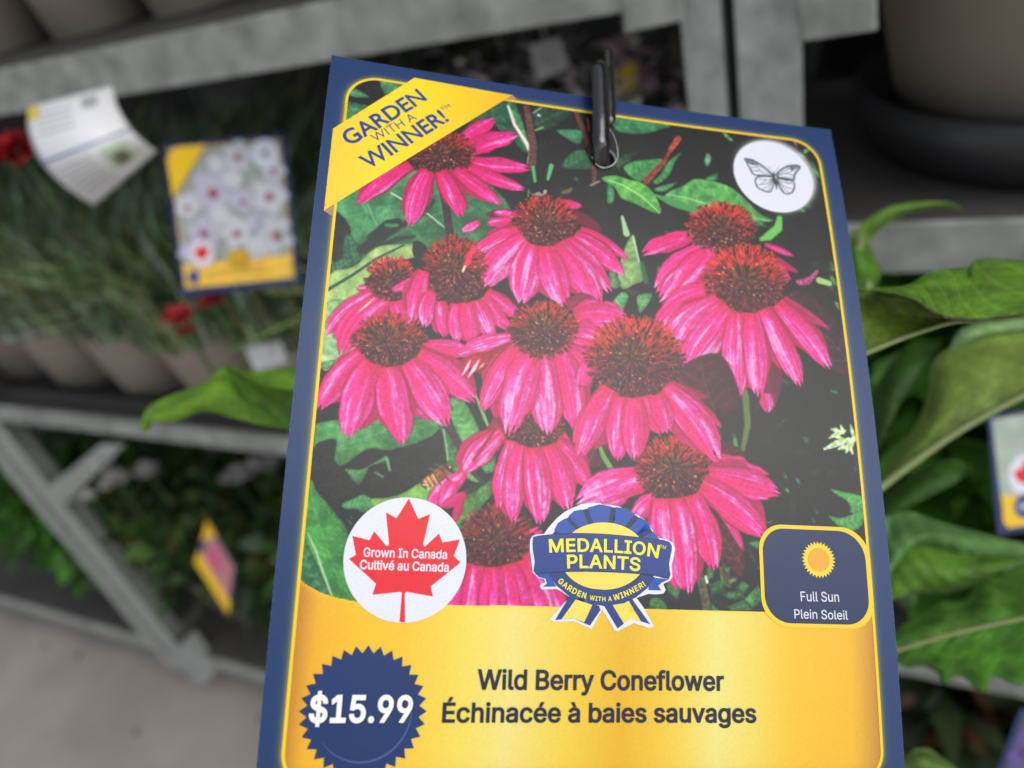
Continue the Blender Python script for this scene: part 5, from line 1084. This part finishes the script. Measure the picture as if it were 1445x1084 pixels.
# leaves that stay behind the card, and stems down to the pot
loft([(1180,520,.26),(1120,560,.26),(1040,640,.265),(960,740,.27)],[(1200,600,.25),(1150,660,.25),(1090,740,.255),(980,760,.27)],(60,110,30),veins=.4,seed=23); loft([(520,600,.25),(600,640,.26),(700,700,.27),(800,760,.28)],[(560,520,.25),(660,560,.26),(760,640,.27),(830,740,.28)],(66,116,34),veins=.4,seed=24)
for p_ in ([(880,900,.36),(1000,700,.30),(1150,560,.22),(1212,500,.18)],[(885,900,.36),(1000,800,.30),(1130,740,.25),(1243,690,.233)],[(890,900,.36),(1050,930,.30),(1180,940,.25),(1252,921,.235)],[(870,900,.36),(740,760,.30),(560,660,.25),(455,615,.232)],[(885,900,.36),(1050,600,.32),(1180,460,.28),(1226,412,.27)],[(892,900,.36),(1050,860,.31),(1180,840,.28),(1250,830,.262)]):
    tubepx('leaf_stalk',p_,(.004,.0022),ribm,plant,pb_)
# ------------------------------------------------------------------ black clip that carries the tag
def cardpt(px,py,off):              # a point above the card surface
    u,v = UV([px],[py]); p = cardpos(u,v,0)[0]; p[2] += off; return tag_root.matrix_world@Vector(p)
bpy.context.view_layer.update()
clip_b = cardpt(845,215,.003); clip = empty('tag_clip',clip_b); tag(clip,'glossy black plastic clip hooked through the hole at the top of the big tag','clip')
clipm = mat('glossy_black_plastic',(.010,.010,.011),rough=.14,spec=.6,coat=.4,noise=.5,nscale=140,rgb2=(.016,.016,.017),bump=.12,bscale=240)
def rod(name, pts, w, parent, n=14, flat=.6):
    P = [np.array(p) for p in pts]; t_ = np.linspace(0,len(P)-1,40); P = np.array([[np.interp(q,range(len(P)),[p[k] for p in P]) for k in range(3)] for q in t_]); V = []; nn = np.array(tag_root.matrix_world.to_3x3()@Vector((0,0,1)))
    for i,p in enumerate(P):
        d = P[min(i+1,39)]-P[max(i-1,0)]; d /= np.linalg.norm(d); a = np.cross(d,nn); a /= np.linalg.norm(a); c = np.cross(a,d)
        e = min(1,math.sin(math.pi*.5*min(1,(i+.15)/3.0)) if i<3 else 1,math.sin(math.pi*.5*min(1,(39-i+.15)/3.0)) if i>36 else 1); wi = np.interp(i/39,np.linspace(0,1,len(w)),w)/2*e
        for j in range(n): V.append(p+a*wi*math.cos(6.283*j/n)+c*wi*flat*math.sin(6.283*j/n)-np.array(parent.location))
    F = [(i*n+j,i*n+(j+1)%n,(i+1)*n+(j+1)%n,(i+1)*n+j) for i in range(39) for j in range(n)]+[tuple(range(n))[::-1],tuple(range(39*n,40*n))]
    return mesh(name,V,F,clipm,parent,smooth=True)
rod('front_prong',[cardpt(838.5,103,.0042),cardpt(839.5,135,.004),cardpt(841,182,.0036),cardpt(842.5,214,.0028),cardpt(848,230,.0003),cardpt(852,236,-.0022)],[.0036,.0037,.0037,.0037,.0037,.0037,.0034],clip)
rod('rear_prong',[cardpt(857,70,.0010),cardpt(858,100,.0010),cardpt(859,140,.0010),cardpt(860,180,.0008)],[.0019,.0021,.0023,.0025,.0023],clip)
rod('bridge',[cardpt(850,150,.0030),cardpt(853,120,.0020),cardpt(857,98,.0012)],[.0012,.0012,.0012],clip)
# stake that the clip is moulded on, behind the card down to the pot
rod('stake',[cardpt(852,236,-.0022),cardpt(856,300,-.006),cardpt(862,500,-.014),tuple(pb_+Vector((0,0,.12)))],[.0034,.0034,.0040,.0046],clip)
# clear laminate curl round the hole
def filament(name, pts, w, m, parent):
    P = [np.array(cardpt(*p))-np.array(parent.matrix_world.translation) for p in pts]; return P
lamb = empty('laminate_curl',cardpt(860,220,.001)); bpy.context.view_layer.update()
tag(lamb,'thin clear film edge curling round the hole beside the clip','plastic film')
lampts = [(848,181,.001),(856,185,.0012),(864,199,.0014),(869,216,.0012),(869,228,.0009),(862,236,.0007),(850,239,.0006),(840,234,.0006),(834,224,.0007)]
Pp = [np.array(cardpt(*p)) for p in [tuple(q) for q in crv(lampts,48)]]
V = []; nn = tag_root.matrix_world.to_3x3()@Vector((0,0,1)); nn = np.array(nn)
for i,p in enumerate(Pp):
    d = Pp[min(i+1,47)]-Pp[max(i-1,0)]; d /= np.linalg.norm(d); a = np.cross(d,nn); r_ = .00011
    for j in range(6): V.append(p+a*r_*math.cos(6.283*j/6)+nn*r_*math.sin(6.283*j/6)-np.array(lamb.location))
mesh('film_edge',V,[(i*6+j,i*6+(j+1)%6,(i+1)*6+(j+1)%6,(i+1)*6+j) for i in range(47) for j in range(6)],mat('film_edge',(.55,.57,.58),rough=.2,spec=.8,noise=.4,nscale=400),lamb,smooth=True)
